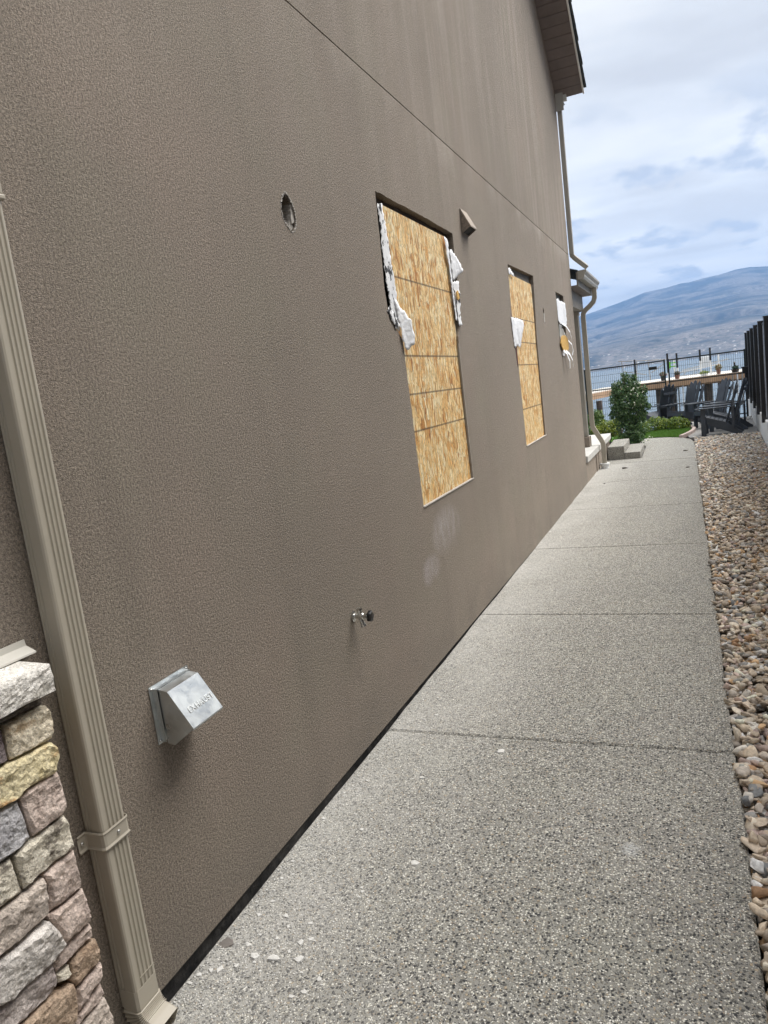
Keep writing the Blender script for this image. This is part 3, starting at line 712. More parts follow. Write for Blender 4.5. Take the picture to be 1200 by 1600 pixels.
# terrace slab and plinth at the far corner
terr = thing('terrace', 'pale concrete terrace on a taupe plinth past the house corner', 'terrace', (0, 12, -0.1))
b = MB(); b.prism([(-4, 10.842), (0.03, 10.842), (0.035, 12.5), (0.045, 14.1), (0.03, 14.45), (-4, 14.45)], 'xy', 0.19, 0.29); b.build('slab', M_conc, terr, bevel=0.01)
b = MB(); b.box(-0.12, 0.0, 10.842, 12.05, -0.4, 0.188); b.build('plinth', M_stucco2, terr)
b = MB(); b.box(-0.12, 0.012, 12.055, 13.44, -0.4, 0.188); b.build('plinth', M_stucco2, terr)
b = MB(); b.box(-0.12, 0.0, 13.445, 14.4, -0.4, 0.188); b.build('plinth', M_stucco2, terr)
st = thing('garden_steps', 'two grey speckled concrete steps climbing from path to terrace', 'steps', (0.3, 14, -0.12))
b = MB(); b.box(0.046, 0.335, 13.47, 14.80, -0.3, 0.125); b.build('step', M_agg2, st, bevel=0.012)
b = MB(); b.box(0.337, 0.60, 13.45, 14.85, -0.3, 0.005); b.build('step', M_agg2, st, bevel=0.012)

# ================================================================== FITTINGS ON THE WALL
# the near downspout: 2 x 3 inch ribbed pipe
def spout_profile(x0, x1, y0, y1, r=0.007, g=0.0032, k=1.0):
    P = [(x0, y0)]
    # side facing the viewer (y = y0): two grooves near the wall, then flat
    w = x1-x0
    for c in (0.16, 0.34):
        c0 = x0+w*c; P += [(c0-0.0035, y0), (c0-0.0015, y0+g), (c0+0.0015, y0+g), (c0+0.0035, y0)]
    P += [(x1-r, y0), (x1-r*0.3, y0+r*0.3), (x1, y0+r)]
    h = y1-y0
    for c in (0.30, 0.47, 0.64, 0.81):
        c0 = y0+h*c; P += [(x1, c0-0.0045), (x1-g, c0-0.002), (x1-g, c0+0.002), (x1, c0+0.0045)]
    P += [(x1, y1-r), (x1-r*0.3, y1-r*0.3), (x1-r, y1), (x0, y1)]
    return P
ds = thing('downspout', 'ribbed taupe downspout running down beside the stone facing', 'downspout', (0.03, 1.2, zg(1.2)))
X0, X1, Y0, Y1 = 0.003, 0.057, 1.168, 1.245
pf = spout_profile(X0, X1, Y0, Y1)
b = MB(); b.prism(pf, 'xy', 0.075, 2.05); b.build('pipe', M_spout, ds)
b = MB(); b.prism(spout_profile(X0, X1+0.001, Y0-0.001, Y1+0.001), 'xy', 2.078, 3.6); b.build('pipe', M_spout, ds)
for z in (2.035, 2.088):
    b = MB(); b.box(X0-0.002, X1+0.006, Y0-0.006, Y1+0.006, z-0.006, z+0.006); b.build('collar_bead', M_spout, ds, bevel=0.003)
b = MB(); b.box(X0-0.001, X1+0.003, Y0-0.003, Y1+0.003, 2.042, 2.081); b.build('collar', M_spout, ds, bevel=0.002)
# strap
br = MB(); z0, z1 = 0.517, 0.565; o_ = 0.0035
strap = [(0.004, Y0-0.030), (0.004, Y0-0.006), (0.007, Y0-o_), (X1-0.006, Y0-o_), (X1+o_*0.6, Y0-o_*0.3), (X1+o_, Y0+0.006), (X1+o_, Y1-0.004), (X1+o_*0.5, Y1+o_*0.6), (X1-0.006, Y1+o_), (0.007, Y1+o_), (0.004, Y1+0.006), (0.004, Y1+0.03)]
n = len(strap)
prof_z = [(z0, 0.0015), (z0+0.004, 0.003), (z0+0.009, 0.0), (z1-0.009, 0.0), (z1-0.004, 0.003), (z1, 0.0015)]
v = []
for i, (x, y) in enumerate(strap):
    p0 = Vector(strap[max(0, i-1)]); p1 = Vector(strap[min(n-1, i+1)]); nn = Vector(((p1-p0).y, -(p1-p0).x)).normalized()
    for z, o in prof_z: v.append((x+nn.x*o, y+nn.y*o, z))
m_ = len(prof_z)
br.add(v, [(i*m_+j, i*m_+j+1, (i+1)*m_+j+1, (i+1)*m_+j) for i in range(n-1) for j in range(m_-1)])
o = br.build('strap', M_spout, ds); sm = o.modifiers.new('thickness', 'SOLIDIFY'); sm.thickness = 0.0014
for c, ax in (((X1+o_+0.001, 1.212, 0.541), 'x'), ((0.0055, Y0-0.019, 0.541), 'x')):
    s_ = MB(); s_.lathe(c, [(0.0048, -0.001), (0.0048, 0.001), (0.003, 0.003), (0.0, 0.0034)], 10, ax); s_.build('screw', M_chrome, ds, smooth=True)
# shoe: corrugated elbow turning out over the walk
el = MB(); path = []; sc_ = []
xc, yc = (X0+X1)/2, (Y0+Y1)/2
path.append(Vector((xc, yc, 0.125))); sc_.append(1.02); path.append(Vector((xc, yc, 0.075))); sc_.append(1.03)
rad = 0.055
for i in range(0, 29):
    a = R(66)*i/28
    path.append(Vector((xc+rad*(1-math.cos(a)), yc, 0.068-rad*math.sin(a)))); sc_.append(1.10 if i % 4 in (1, 2) else 1.0)
dx = Vector((math.sin(R(66)), 0, -math.cos(R(66))))
e0 = path[-1]
for i in range(1, 4): path.append(e0+dx*0.012*i); sc_.append(1.04)
hw, hd = (X1-X0)/2, (Y1-Y0)/2
prof = [(-hd, -hw+0.006), (-hd, hw-0.006), (-hd+0.006, hw), (hd-0.006, hw), (hd, hw-0.006), (hd, -hw+0.006), (hd-0.006, -hw), (-hd+0.006, -hw)]
el.sweep(path, prof, up=(0.4, 0, 1), scales=sc_, cap=False); o = el.build('elbow', M_spout, ds)
o.modifiers.new('thickness', 'SOLIDIFY').thickness = 0.001
# lift so that it rests on the walk: the mouth stays above the slab
o.location.z = max(0.0, (zg(1.2)+0.040) - (path[-1].z))
s_ = MB(); s_.box(X1+0.0002, X1+0.0016, 1.19, 1.243, 0.150, 0.1512); s_.build('seam', M_spout, ds)

# ------------------------------------------------------------------ stone facing at the left edge
STONEMATS = dict(
 dark=stone_mat('stone_dark', (0.10, 0.085, 0.075), (0.16, 0.14, 0.12), (0.05, 0.04, 0.04)),
 tan=stone_mat('stone_tan', (0.56, 0.48, 0.35), (0.74, 0.66, 0.52), (0.30, 0.18, 0.07), 0.7, 16),
 purple=stone_mat('stone_purple', (0.10, 0.075, 0.08), (0.24, 0.20, 0.20), (0.06, 0.04, 0.045), 0.6),
 yellow=stone_mat('stone_yellow', (0.62, 0.52, 0.29), (0.78, 0.69, 0.46), (0.40, 0.18, 0.05), 0.9, 13),
 pink=stone_mat('stone_pink', (0.42, 0.33, 0.285), (0.60, 0.495, 0.435), (0.17, 0.13, 0.12), 0.4),
 pinkgrey=stone_mat('stone_mauve', (0.36, 0.31, 0.29), (0.53, 0.47, 0.44), (0.20, 0.15, 0.15), 0.4),
 blue=stone_mat('stone_bluegrey', (0.36, 0.35, 0.36), (0.54, 0.53, 0.54), (0.19, 0.18, 0.20), 0.4),
 cream=stone_mat('stone_cream', (0.62, 0.56, 0.45), (0.80, 0.74, 0.62), (0.12, 0.095, 0.08), 0.8, 34),
 grey=stone_mat('stone_grey', (0.42, 0.36, 0.31), (0.60, 0.52, 0.455), (0.17, 0.14, 0.12), 0.45),
 white=stone_mat('stone_white', (0.48, 0.45, 0.42), (0.66, 0.62, 0.58), (0.22, 0.19, 0.17), 0.4),
 brown=stone_mat('stone_brown', (0.30, 0.21, 0.145), (0.45, 0.34, 0.25), (0.15, 0.10, 0.07), 0.5),
 cap=stone_mat('stone_cap', (0.62, 0.59, 0.53), (0.76, 0.73, 0.68), (0.44, 0.39, 0.36), 0.4, 18))
STONES=[
 ('dark',[(0.925,0.968),(1.062,0.965),(1.059,0.945),(0.992,0.95),(0.921,0.951)]),
 ('tan',[(0.96,0.945),(1.057,0.944),(1.067,0.928),(1.067,0.898),(1.054,0.87),(1.016,0.87),(0.951,0.874),(0.95,0.895),(0.952,0.932)]),
 ('purple',[(0.917,0.945),(0.952,0.941),(0.949,0.896),(0.948,0.876),(0.9,0.874)]),
 ('yellow',[(0.899,0.87),(0.951,0.87),(1.048,0.864),(1.061,0.846),(1.06,0.822),(1.042,0.794),(1.001,0.798),(0.966,0.8),(0.95,0.79),(0.881,0.796)]),
 ('pink',[(0.954,0.789),(0.97,0.795),(1.052,0.795),(1.059,0.752),(1.057,0.704),(1.042,0.697),(0.99,0.698),(0.962,0.696),(0.956,0.728)]),
 ('blue',[(0.88,0.791),(0.901,0.79),(0.949,0.787),(0.954,0.741),(0.956,0.698),(0.915,0.691),(0.856,0.692)]),
 ('cream',[(0.914,0.684),(0.958,0.692),(0.989,0.693),(1.044,0.693),(1.054,0.665),(1.055,0.61),(1.008,0.611),(0.972,0.609),(0.917,0.607),(0.915,0.645)]),
 ('cream',[(0.856,0.693),(0.877,0.688),(0.907,0.684),(0.911,0.638),(0.914,0.605),(0.835,0.607)]),
 ('pink',[(0.969,0.601),(1.007,0.606),(1.052,0.604),(1.053,0.58),(1.054,0.513),(1.01,0.511),(0.963,0.517),(0.968,0.544),(0.973,0.58)]),
 ('grey',[(0.833,0.6),(0.854,0.598),(0.916,0.599),(0.964,0.599),(0.969,0.583),(0.96,0.525),(0.948,0.518),(0.852,0.519),(0.814,0.522)]),
 ('pink',[(0.956,0.515),(1.006,0.506),(1.053,0.509),(1.059,0.477),(1.056,0.424),(1.004,0.429),(0.983,0.426),(0.973,0.468)]),
 ('white',[(0.813,0.516),(0.833,0.511),(0.951,0.508),(0.967,0.471),(0.98,0.429),(0.948,0.419),(0.901,0.421),(0.842,0.417),(0.813,0.429),(0.794,0.437)]),
 ('pink',[(0.981,0.419),(1.055,0.418),(1.058,0.384),(1.006,0.385),(0.951,0.382),(0.947,0.412)]),
 ('brown',[(0.988,0.372),(1.009,0.38),(1.058,0.377),(1.063,0.327),(1.057,0.322),(1.025,0.323),(0.983,0.32),(0.979,0.34)]),
 ('pinkgrey',[(0.792,0.429),(0.842,0.413),(0.903,0.417),(0.944,0.411),(0.946,0.383),(0.948,0.364),(0.931,0.349),(0.853,0.353),(0.777,0.368)]),
 ('cream',[(0.95,0.378),(0.985,0.372),(0.98,0.342),(0.951,0.356)]),
 ('brown',[(0.854,0.348),(0.924,0.347),(0.977,0.333),(0.983,0.31),(0.972,0.254),(0.951,0.242),(0.899,0.245),(0.805,0.294)]),
 ('pink',[(0.985,0.311),(1.059,0.316),(1.058,0.279),(0.975,0.258)]),
 ('pink',[(0.976,0.252),(1.05,0.268),(1.054,0.241),(1.024,0.232),(0.979,0.232),(0.957,0.23)]),
 ('grey',[(0.984,0.225),(1.038,0.237),(1.052,0.23),(1.06,0.17),(1.057,0.139),(1.038,0.078),(0.955,0.162)]),
 ('pinkgrey',[(0.776,0.364),(0.851,0.35),(0.802,0.294),(0.762,0.307)]),
 ('grey',[(0.952,0.233),(0.98,0.224),(0.953,0.165),(0.902,0.19),(0.903,0.239)]),
]

facing = thing('stone_facing', 'rough multicoloured ledge stone facing with a pale cap at left edge', 'stonework', (0.05, 0.8, zg(0.8)))
def inside(p, poly):
    x, y = p; c = False; n = len(poly)
    for i in range(n):
        x1, y1 = poly[i]; x2, y2 = poly[(i+1) % n]
        if (y1 > y) != (y2 > y) and x < (x2-x1)*(y-y1)/(y2-y1)+x1: c = not c
    return c
def edge_dist(p, poly):
    P = Vector(p); d = 9
    for i in range(len(poly)):
        a, c = Vector(poly[i]), Vector(poly[(i+1) % len(poly)]); t = max(0, min(1, (P-a).dot(c-a)/max(1e-9, (c-a).length_squared)))
        d = min(d, (P-a.lerp(c, t)).length)
    return d
def stone(poly, front, mat, seed, step=0.0070, back=0.03, rough=0.010):
    rr = random.Random(seed); cy = sum(p[0] for p in poly)/len(poly); cz = sum(p[1] for p in poly)/len(poly)
    # draw in by the joint width, wobble the outline
    out = []
    for i, p in enumerate(poly):
        q = poly[(i+1) % len(poly)]; L = math.dist(p, q); n = max(1, int(L/0.010))
        for k in range(n):
            t = k/n; y, z = p[0]+(q[0]-p[0])*t, p[1]+(q[1]-p[1])*t
            d = Vector((cy-y, cz-z)); ln = d.length; d = d/ln if ln else d
            w = 0.0001+0.0005*(noise.noise(Vector((y*60, z*60, seed)))*0.5+0.5)
            out.append((y+d.x*w, z+d.y*w))
    V = [Vector(p) for p in out]; n0 = len(V); E = [(i, (i+1) % n0) for i in range(n0)]
    y0, y1 = min(p[0] for p in out), max(p[0] for p in out); z0, z1 = min(p[1] for p in out), max(p[1] for p in out)
    yy = y0
    while yy < y1:
        zz = z0
        while zz < z1:
            p = (yy+rr.uniform(-0.3, 0.3)*step, zz+rr.uniform(-0.3, 0.3)*step)
            if inside(p, out) and edge_dist(p, out) > step*0.45: V.append(Vector(p))
            zz += step
        yy += step
    r = geometry.delaunay_2d_cdt(V, E, [], 1, 1e-7)
    tilt = rr.uniform(-0.04, 0.04); tilt2 = rr.uniform(-0.05, 0.05)
    b = MB(); vv = []
    for v in r[0]:
        d = edge_dist(v, out); e = min(1, d/0.006); e = math.sqrt(max(0, 1-(1-e)**2))
        q = Vector((v.x*22, v.y*30, seed*1.7)); q2 = Vector((v.x*75, v.y*90, seed*3.1))
        h = noise.fractal(q, 0.8, 2.2, 4)*rough*0.6 + (1-abs(noise.noise(q2)))*rough*0.45
        vv.append((front - 0.006*(1-e) + h*(0.5+0.5*e) + tilt*(v.x-cy)+tilt2*(v.y-cz), v.x, v.y))
    b.add(vv, [tuple(f) for f in r[2]])
    n = len(out); rim = [i for i in range(n)]
    b.add([(vv[i][0], vv[i][1], vv[i][2]) for i in rim]+[(back, vv[i][1], vv[i][2]) for i in rim], [(i, (i+1) % n, n+(i+1) % n, n+i) for i in range(n)])
    return b.build('stone', STONEMATS[mat], facing, smooth=False)
frs = {0: 0.0887, 1: 0.0987, 2: 0.0920, 3: 0.1019, 4: 0.0987, 5: 0.0965, 6: 0.0992, 7: 0.0954, 8: 0.0965, 9: 0.1008, 10: 0.0981, 11: 0.1053, 12: 0.0931, 13: 0.0992, 14: 0.0943, 15: 0.0910, 16: 0.1008, 17: 0.0965, 18: 0.0931, 19: 0.0992}
for i, (c, poly) in enumerate(STONES): stone(poly, frs.get(i, 0.098), c, i+1)
# the rest of the facing, outside the photograph on the left and below
kinds = ['pink', 'grey', 'tan', 'white', 'pinkgrey', 'cream', 'brown', 'blue']
rr = random.Random(3); z = -0.06
while z < 0.93:
    h = rr.uniform(0.07, 0.105); z1 = min(z+h, 0.955); zc = (z+z1)/2
    yend = 0.765+max(0, zc-0.40)*0.235 if zc > 0.22 else (0.90 if zc > 0.17 else 1.045)
    y = yend
    while y > -0.6:
        L = rr.uniform(0.14, 0.34)
        stone([(y-L, z+0.002), (y, z+0.002), (y+rr.uniform(-.004, .004), z1-0.002), (y-L, z1-0.002)], rr.uniform(0.09, 0.105), rr.choice(kinds), int(1000*zc+y*50), step=0.02)
        y -= L
    z = z1
b = MB(); b.box(0.002, 0.034, -0.7, 1.045, -0.1, 0.965); b.build('mortar_bed', M_dark, facing)
# cap stone with a chipped face and its flashing
capn = MB(); NY, NZ = 150, 9; ya, yb2, zl, zh = -0.7, 1.066, 0.977, 1.037
vv = []; cols = []
for j in range(NZ+1):
    for i in range(NY+1):
        y = ya+(yb2-ya)*i/NY; z = zl+(zh-zl)*j/NZ; e = min(1, min(j, NZ-j)/1.5, (NY-i)/2.0)
        h = noise.fractal(Vector((y*35, z*45, 5)), 0.8, 2.2, 4)*0.005 + (1-abs(noise.noise(Vector((y*90, z*110, 2)))))*0.003
        vv.append((0.124-0.002*(1-e)+h*(0.15 if j == NZ else (0.6 if j == 0 else 1)), y, z+(0.001*math.sin(y*40) if j in (0, NZ) else 0)))
capn.add(vv, [(j*(NY+1)+i, j*(NY+1)+i+1, (j+1)*(NY+1)+i+1, (j+1)*(NY+1)+i) for j in range(NZ) for i in range(NY)])
top = [vv[NZ*(NY+1)+i] for i in range(NY+1)]; bot = [vv[i] for i in range(NY+1)]
capn.add(top+[(0.022, p[1], p[2]+0.004) for p in top], [(i, i+1, NY+2+i, NY+1+i) for i in range(NY)])
capn.add(bot+[(0.022, p[1], p[2]) for p in bot], [(i, i+1, NY+2+i, NY+1+i) for i in range(NY)])
endc = [vv[j*(NY+1)+NY] for j in range(NZ+1)]
capn.add(endc+[(0.022, p[1], p[2]) for p in endc], [(j, j+1, NZ+2+j, NZ+1+j) for j in range(NZ)])
capn.build('cap_stone', STONEMATS['cap'], facing)
fl = MB(); fp = [(0.002, 1.072), (0.005, 1.072), (0.007, 1.058), (0.034, 1.046), (0.035, 1.0425), (0.020, 1.0415), (0.002, 1.043)]
n = len(fp); fl.add([(x, y, z) for y in (-0.7, 1.112) for x, z in fp], [(i, (i+1) % n, n+(i+1) % n, n+i) for i in range(n)]+[tuple(range(n)), tuple(range(n, 2*n))])
fl.build('flashing', M_paint_w, facing)

# ------------------------------------------------------------------ galvanised exhaust hood
hd = thing('exhaust_hood', 'galvanised steel exhaust hood with embossed lettering low on wall', 'vent', (0, 1.54, 0.71))
b = MB(); b.prism([(1.458, 0.636), (1.628, 0.636), (1.628, 0.803), (1.458, 0.803)], 'yz', 0.0015, 0.0035); b.build('flange', M_galv, hd)
def rim_box(y0, y1, z0, z1, x0, x1, t=0.0012):
    b = MB()
    for q in ((y0, y0+t, z0, z1), (y1-t, y1, z0, z1), (y0+t, y1-t, z1-t, z1)): b.box(x0, x1, q[0], q[1], q[2], q[3])
    return b
rim_box(1.470, 1.616, 0.640, 0.795, 0.0036, 0.020).build('collar', M_galv, hd)
YA, YB = 1.475, 1.611
sidep = [(0.020, 0.792), (0.050, 0.786), (0.117, 0.684), (0.114, 0.680), (0.044, 0.630), (0.020, 0.634)]
for ya_, yb_ in ((YA, YA+0.0012), (YB-0.0012, YB)):
    b = MB(); b.prism(sidep, 'xz', ya_, yb_); b.build('side_panel', M_galv, hd)
b = MB(); ft = 0.0012
top_ = [(0.014, 0.7932), (0.0505, 0.7872), (0.1185, 0.6845), (0.1165, 0.6790)]
n = len(top_); v = [(x, y, z) for y in (YA-0.0006, YB+0.0006) for x, z in top_]
b.add(v, [(i, i+1, n+i+1, n+i) for i in range(n-1)]); o = b.build('cover', M_galv, hd); o.modifiers.new('thickness', 'SOLIDIFY').thickness = 0.0012
b = MB(); b.box(0.021, 0.045, YA+0.002, YB-0.002, 0.640, 0.780); b.build('damper', M_dark, hd)
b = MB(); b.bar((0.112, YA, 0.6785), (0.112, YB, 0.6785), 0.006, 0.002); b.build('lip', M_galv, hd)
for (yy, zz) in ((1.466, 0.795), (1.620, 0.795), (1.466, 0.644), (1.620, 0.644)):
    s_ = MB(); s_.lathe((0.0036, yy, zz), [(0.0042, 0), (0.0042, 0.0015), (0.0028, 0.0035), (0, 0.004)], 10, 'x'); s_.build('screw', M_chrome, hd, smooth=True)
for zz in (0.785, 0.650):
    s_ = MB(); s_.lathe((0.027, YA-0.0015, zz), [(0.003, 0), (0.0, 0.001)], 8, 'x'); s_.build('rivet', M_chrome, hd)
cu = bpy.data.curves.new('lettering', 'FONT'); cu.body = 'EXHAUST'; cu.size = 0.0245; cu.extrude = 0.0005; cu.align_x = 'CENTER'; cu.align_y = 'CENTER'; cu.bevel_depth = 0.0003; cu.space_character = 1.05
tmp = bpy.data.objects.new('tmp', cu); COL.objects.link(tmp)
dg = bpy.context.evaluated_depsgraph_get(); me = bpy.data.meshes.new_from_object(tmp.evaluated_get(dg)); bpy.data.objects.remove(tmp)
me.materials.clear(); me.materials.append(plain('lit_edge_steel', (0.80, 0.82, 0.82), 0.45, 0.6, var=0.05))  # brighter than the hood steel: light caught on the letter edges, painted in
lt = bpy.data.objects.new('lettering', me); COL.objects.link(lt); lt.parent = hd
A_, B_ = Vector((0.0505, 0, 0.7872)), Vector((0.1185, 0, 0.6845)); dn = (B_-A_).normalized()   # down the slope
ex = Vector((0, 1, 0)); eyv = -dn; ez = ex.cross(eyv)
if ez.x < 0: ez = -ez
pos = A_.lerp(B_, 0.62) + Vector((0, 1.552, 0)) + ez*0.0010
lt.matrix_local = Matrix.Translation(-origin(hd)) @ Matrix(((ex.x, eyv.x, ez.x, pos.x), (ex.y, eyv.y, ez.y, pos.y), (ex.z, eyv.z, ez.z, pos.z), (0, 0, 0, 1)))

# ------------------------------------------------------------------ garden tap
tp = thing('garden_tap', 'metal garden tap with black wheel handle sticking out of wall', 'tap', (0, 2.745, 0.577))
c = (0, 2.742, 0.577)
b = MB(); b.lathe((0.002, 2.742, 0.577), [(0.024, 0), (0.024, 0.004), (0.016, 0.006), (0.0, 0.0065)], 18, 'x'); b.build('flange', M_chrome, tp, smooth=False)
b = MB(); b.lathe((0.008, 2.742, 0.577), [(0.0105, 0), (0.0105, 0.022), (0.0145, 0.024), (0.0145, 0.040), (0.011, 0.044), (0.011, 0.058), (0.0, 0.059)], 12, 'x'); b.build('body', M_chrome, tp)
b = MB(); b.tube([(0.034, 2.742, 0.588), (0.034, 2.742, 0.606)], 0.011, 12, up=(0, 1, 0)); b.tube([(0.034, 2.742, 0.606), (0.034, 2.742, 0.614)], 0.0135, 6, up=(0, 1, 0)); b.build('vacuum_breaker', M_chrome, tp)
b = MB(); b.tube([(0.034, 2.742, 0.570), (0.038, 2.742, 0.556), (0.044, 2.742, 0.540)], 0.0095, 12, up=(0, 1, 0)); b.tube([(0.044, 2.742, 0.540), (0.0475, 2.742, 0.530)], 0.0125, 12, up=(0, 1, 0)); b.build('spout', M_chrome, tp)
b = MB(); b.tube([(0.064, 2.742, 0.577), (0.076, 2.742, 0.577)], 0.006, 10, up=(0, 0, 1)); b.build('stem', M_chrome, tp)
b = MB(); v = []; nn = 30; prof = [(0.5, 0.0), (1.0, 0.002), (1.0, 0.014), (0.8, 0.018), (0.25, 0.019), (0.0, 0.019)]
for k, h in prof:
    for i in range(nn):
        a = 2*math.pi*i/nn; r = 0.0235*k*(1+0.09*math.cos(5*a)*(k > 0.6)); v.append((0.074+h, 2.742+r*math.cos(a), 0.577+r*math.sin(a)))
f = [(k*nn+i, k*nn+(i+1) % nn, (k+1)*nn+(i+1) % nn, (k+1)*nn+i) for k in range(len(prof)-1) for i in range(nn)]; f.append(tuple(range(nn)))
b.add(v, f); b.build('handle', M_knob, tp)

# ------------------------------------------------------------------ wedge vent cap high on the wall
vt = thing('wall_vent', 'taupe wedge-shaped vent cap high on wall right of first window', 'vent', (0, 5.3, 2.66))
V0, V1 = 5.258, 5.425; tri = [(0.0015, 2.745), (0.006, 2.745), (0.067, 2.620), (0.063, 2.615), (0.0015, 2.578)]
for a_, c_ in ((V0, V0+0.004), (V1-0.004, V1)):
    b = MB(); b.prism(tri, 'xz', a_, c_); b.build('side_panel', M_trim if False else M_stucco2, vt)
b = MB(); b.prism([(0.0015, 2.748), (0.006, 2.749), (0.070, 2.621), (0.068, 2.613), (0.062, 2.617), (0.0015, 2.738)], 'xz', V0-0.002, V1+0.002); b.build('cover', plain('pale_taupe', (0.36, 0.30, 0.245), 0.7), vt)  # cover in a paler taupe than the side panels
b = MB(); b.prism([(0.002, 2.725), (0.058, 2.618), (0.0025, 2.590)], 'xz', V0+0.006, V1-0.006); b.build('shade_wedge', M_black, vt)  # solid black wedge standing in for the shade inside the open hood

# ------------------------------------------------------------------ rough hole with broken rim, and the small hole
ho = thing('wall_hole', 'ragged round hole broken through stucco left of first window', 'hole', (0, 2.67, 2.27))
b = MB()
for i in range(len(H1)):
    p, q = Vector(H1[i]), Vector(H1[(i+1) % len(H1)]); cen = Vector((2.672, 2.268))
    for k in range(3):
        m0 = p.lerp(q, (k+0.5)/3); d = (m0-cen).normalized(); s0 = random.uniform(0.0022, 0.0045)
        M4 = Matrix.Translation((0.0005, m0.x-d.x*0.001, m0.y-d.y*0.001)) @ Matrix.Rotation(random.uniform(0, 3), 4, 'X') @ Matrix.Rotation(random.uniform(-.5, .5), 4, 'Y')
        b.box(-s0*0.6, s0*0.5, -s0*1.3, s0*1.3, -s0*0.6, s0*0.6, M4)
b.build('broken_rim', M_crumb, ho)
b = MB(); b.box(-0.095, -0.060, 2.60, 2.645, 2.19, 2.33); b.build('stud', M_red, ho)
b = MB(); b.prism(jag([(2.662, 2.195), (2.715, 2.215), (2.722, 2.262), (2.708, 2.255), (2.688, 2.225)], 0.01, 0.003, 2), 'yz', -0.05, -0.012); b.build('broken_lip', M_crumb, ho)
b = MB(); b.prism(jag([(2.700, 2.23), (2.724, 2.24), (2.726, 2.29), (2.712, 2.31)], 0.01, 0.003, 7), 'yz', -0.046, -0.006); b.build('broken_lip', M_crumb, ho)
h2 = thing('small_wall_hole', 'small chipped hole with a pale scar right of second window', 'hole', (0, 8.36, 2.22))
b = MB(); b.prism(jag([(8.33, 2.09), (8.37, 2.10), (8.385, 2.19), (8.35, 2.20)], 0.02, 0.003, 2), 'yz', -0.01, 0.004); b.build('pale_scar', M_crumb, h2)
b = MB(); b.box(-0.052, -0.048, 8.30, 8.44, 2.15, 2.30); b.build('backing', M_dark, h2)

# ------------------------------------------------------------------ boarded openings
def flap(name, pts, mat, parent, x0=0.008, curl=0.03, seed=0, sub=0.02, rev=None):
    """a torn sheet: outline in (y, z), bent out of the plane of the wall"""
    out = jag(pts, 0.013, 0.009, seed); V = [Vector(p) for p in out]; n0 = len(V)
    y0, y1 = min(p[0] for p in out), max(p[0] for p in out); z0, z1 = min(p[1] for p in out), max(p[1] for p in out)
    yy = y0
    while yy < y1:
        zz = z0
        while zz < z1:
            if inside((yy, zz), out) and edge_dist((yy, zz), out) > sub*0.4: V.append(Vector((yy, zz)))
            zz += sub
        yy += sub
    r = geometry.delaunay_2d_cdt(V, [(i, (i+1) % n0) for i in range(n0)], [], 1, 1e-7); b = MB(); vv = []
    for v in r[0]:
        t = (v.x-y0)/max(1e-6, y1-y0); u = (v.y-z0)/max(1e-6, z1-z0)
        if rev: t = 1-t
        x = x0 + curl*(t**1.6) + 0.008*noise.noise(Vector((v.x*12, v.y*8, seed))) + 0.003*noise.noise(Vector((v.x*45, v.y*20, seed+4)))
        vv.append((max(x, 0.003 if not rev else 0.003), v.x, v.y))
    b.add(vv, [tuple(f) for f in r[2]]); o = b.build(name, mat, parent, smooth=True)
    o.modifiers.new('thickness', 'SOLIDIFY').thickness = 0.0005
    return o
o1 = thing('boarded_window', 'large boarded-up window opening nearest the camera, torn white wrap', 'boarded window', (0, 4.3, 0.87), 'window openings closed with strand board')
b = MB(); b.box(-0.028, -0.014, 3.745, 4.880, 0.855, 2.500); b.build('strand_board', osb_mat('strand_board_near', [z-0.87 for z in (2.138, 1.713, 1.499, 1.290)]), o1)
b = MB(); b.box(-0.10, -0.045, 3.58, 5.06, 2.50, 2.56); b.build('header', plain('old_header', (0.05, 0.04, 0.033), 0.9, var=0.4, scale=30), o1)
b = MB(); b.box(-0.099, -0.034, 4.885, 5.06, 0.86, 2.49); b.build('jamb', plain('grey_jamb', (0.22, 0.21, 0.20), 0.8, var=0.2, scale=20), o1)
b = MB(); b.prism([(3.798, 0.8635), (4.865, 0.868), (4.868, 0.8745), (3.798, 0.870)], 'yz', -0.010, 0.006); b.build('sill_bead', M_crumb, o1)
b = MB(); b.box(-0.010, 0.002, 4.858, 4.866, 0.88, 1.80); b.build('edge_bead', plain('grey_bead', (0.30, 0.28, 0.255), 0.7), o1)
flap('torn_wrap', [(3.655, 2.485), (3.72, 2.495), (3.745, 2.30), (3.765, 2.10), (3.785, 1.90), (3.74, 1.84), (3.66, 1.93), (3.64, 2.10), (3.645, 2.30)], M_tar, o1, -0.010, 0.0, 3)
flap('torn_wrap', [(3.715, 2.03), (3.745, 2.0), (3.80, 1.955), (3.865, 1.90), (3.875, 1.83), (3.86, 1.765), (3.79, 1.74), (3.755, 1.79), (3.75, 1.86), (3.73, 1.94)], M_paper, o1, 0.008, 0.035, 4)
flap('torn_wrap', [(3.60, 1.945), (3.66, 1.97), (3.73, 1.90), (3.75, 1.86), (3.70, 1.85), (3.65, 1.89)], M_tar, o1, 0.004, 0.01, 14)
b = MB(); b.prism(jag([(3.76, 2.20), (3.80, 2.19), (3.805, 2.13), (3.78, 2.125)], 0.015, 0.003, 3), 'yz', -0.013, -0.010); b.build('foam_smear', M_foam, o1)
flap('torn_wrap', [(4.79, 2.49), (4.865, 2.47), (4.875, 2.28), (4.885, 1.95), (4.85, 1.95), (4.835, 2.28)], M_paper, o1, -0.012, 0.0, 5)
flap('torn_wrap', [(4.87, 2.40), (4.90, 2.42), (4.955, 2.40), (5.02, 2.34), (5.045, 2.29), (4.97, 2.25), (4.89, 2.215), (4.875, 2.25)], M_paper, o1, 0.004, 0.030, 6)
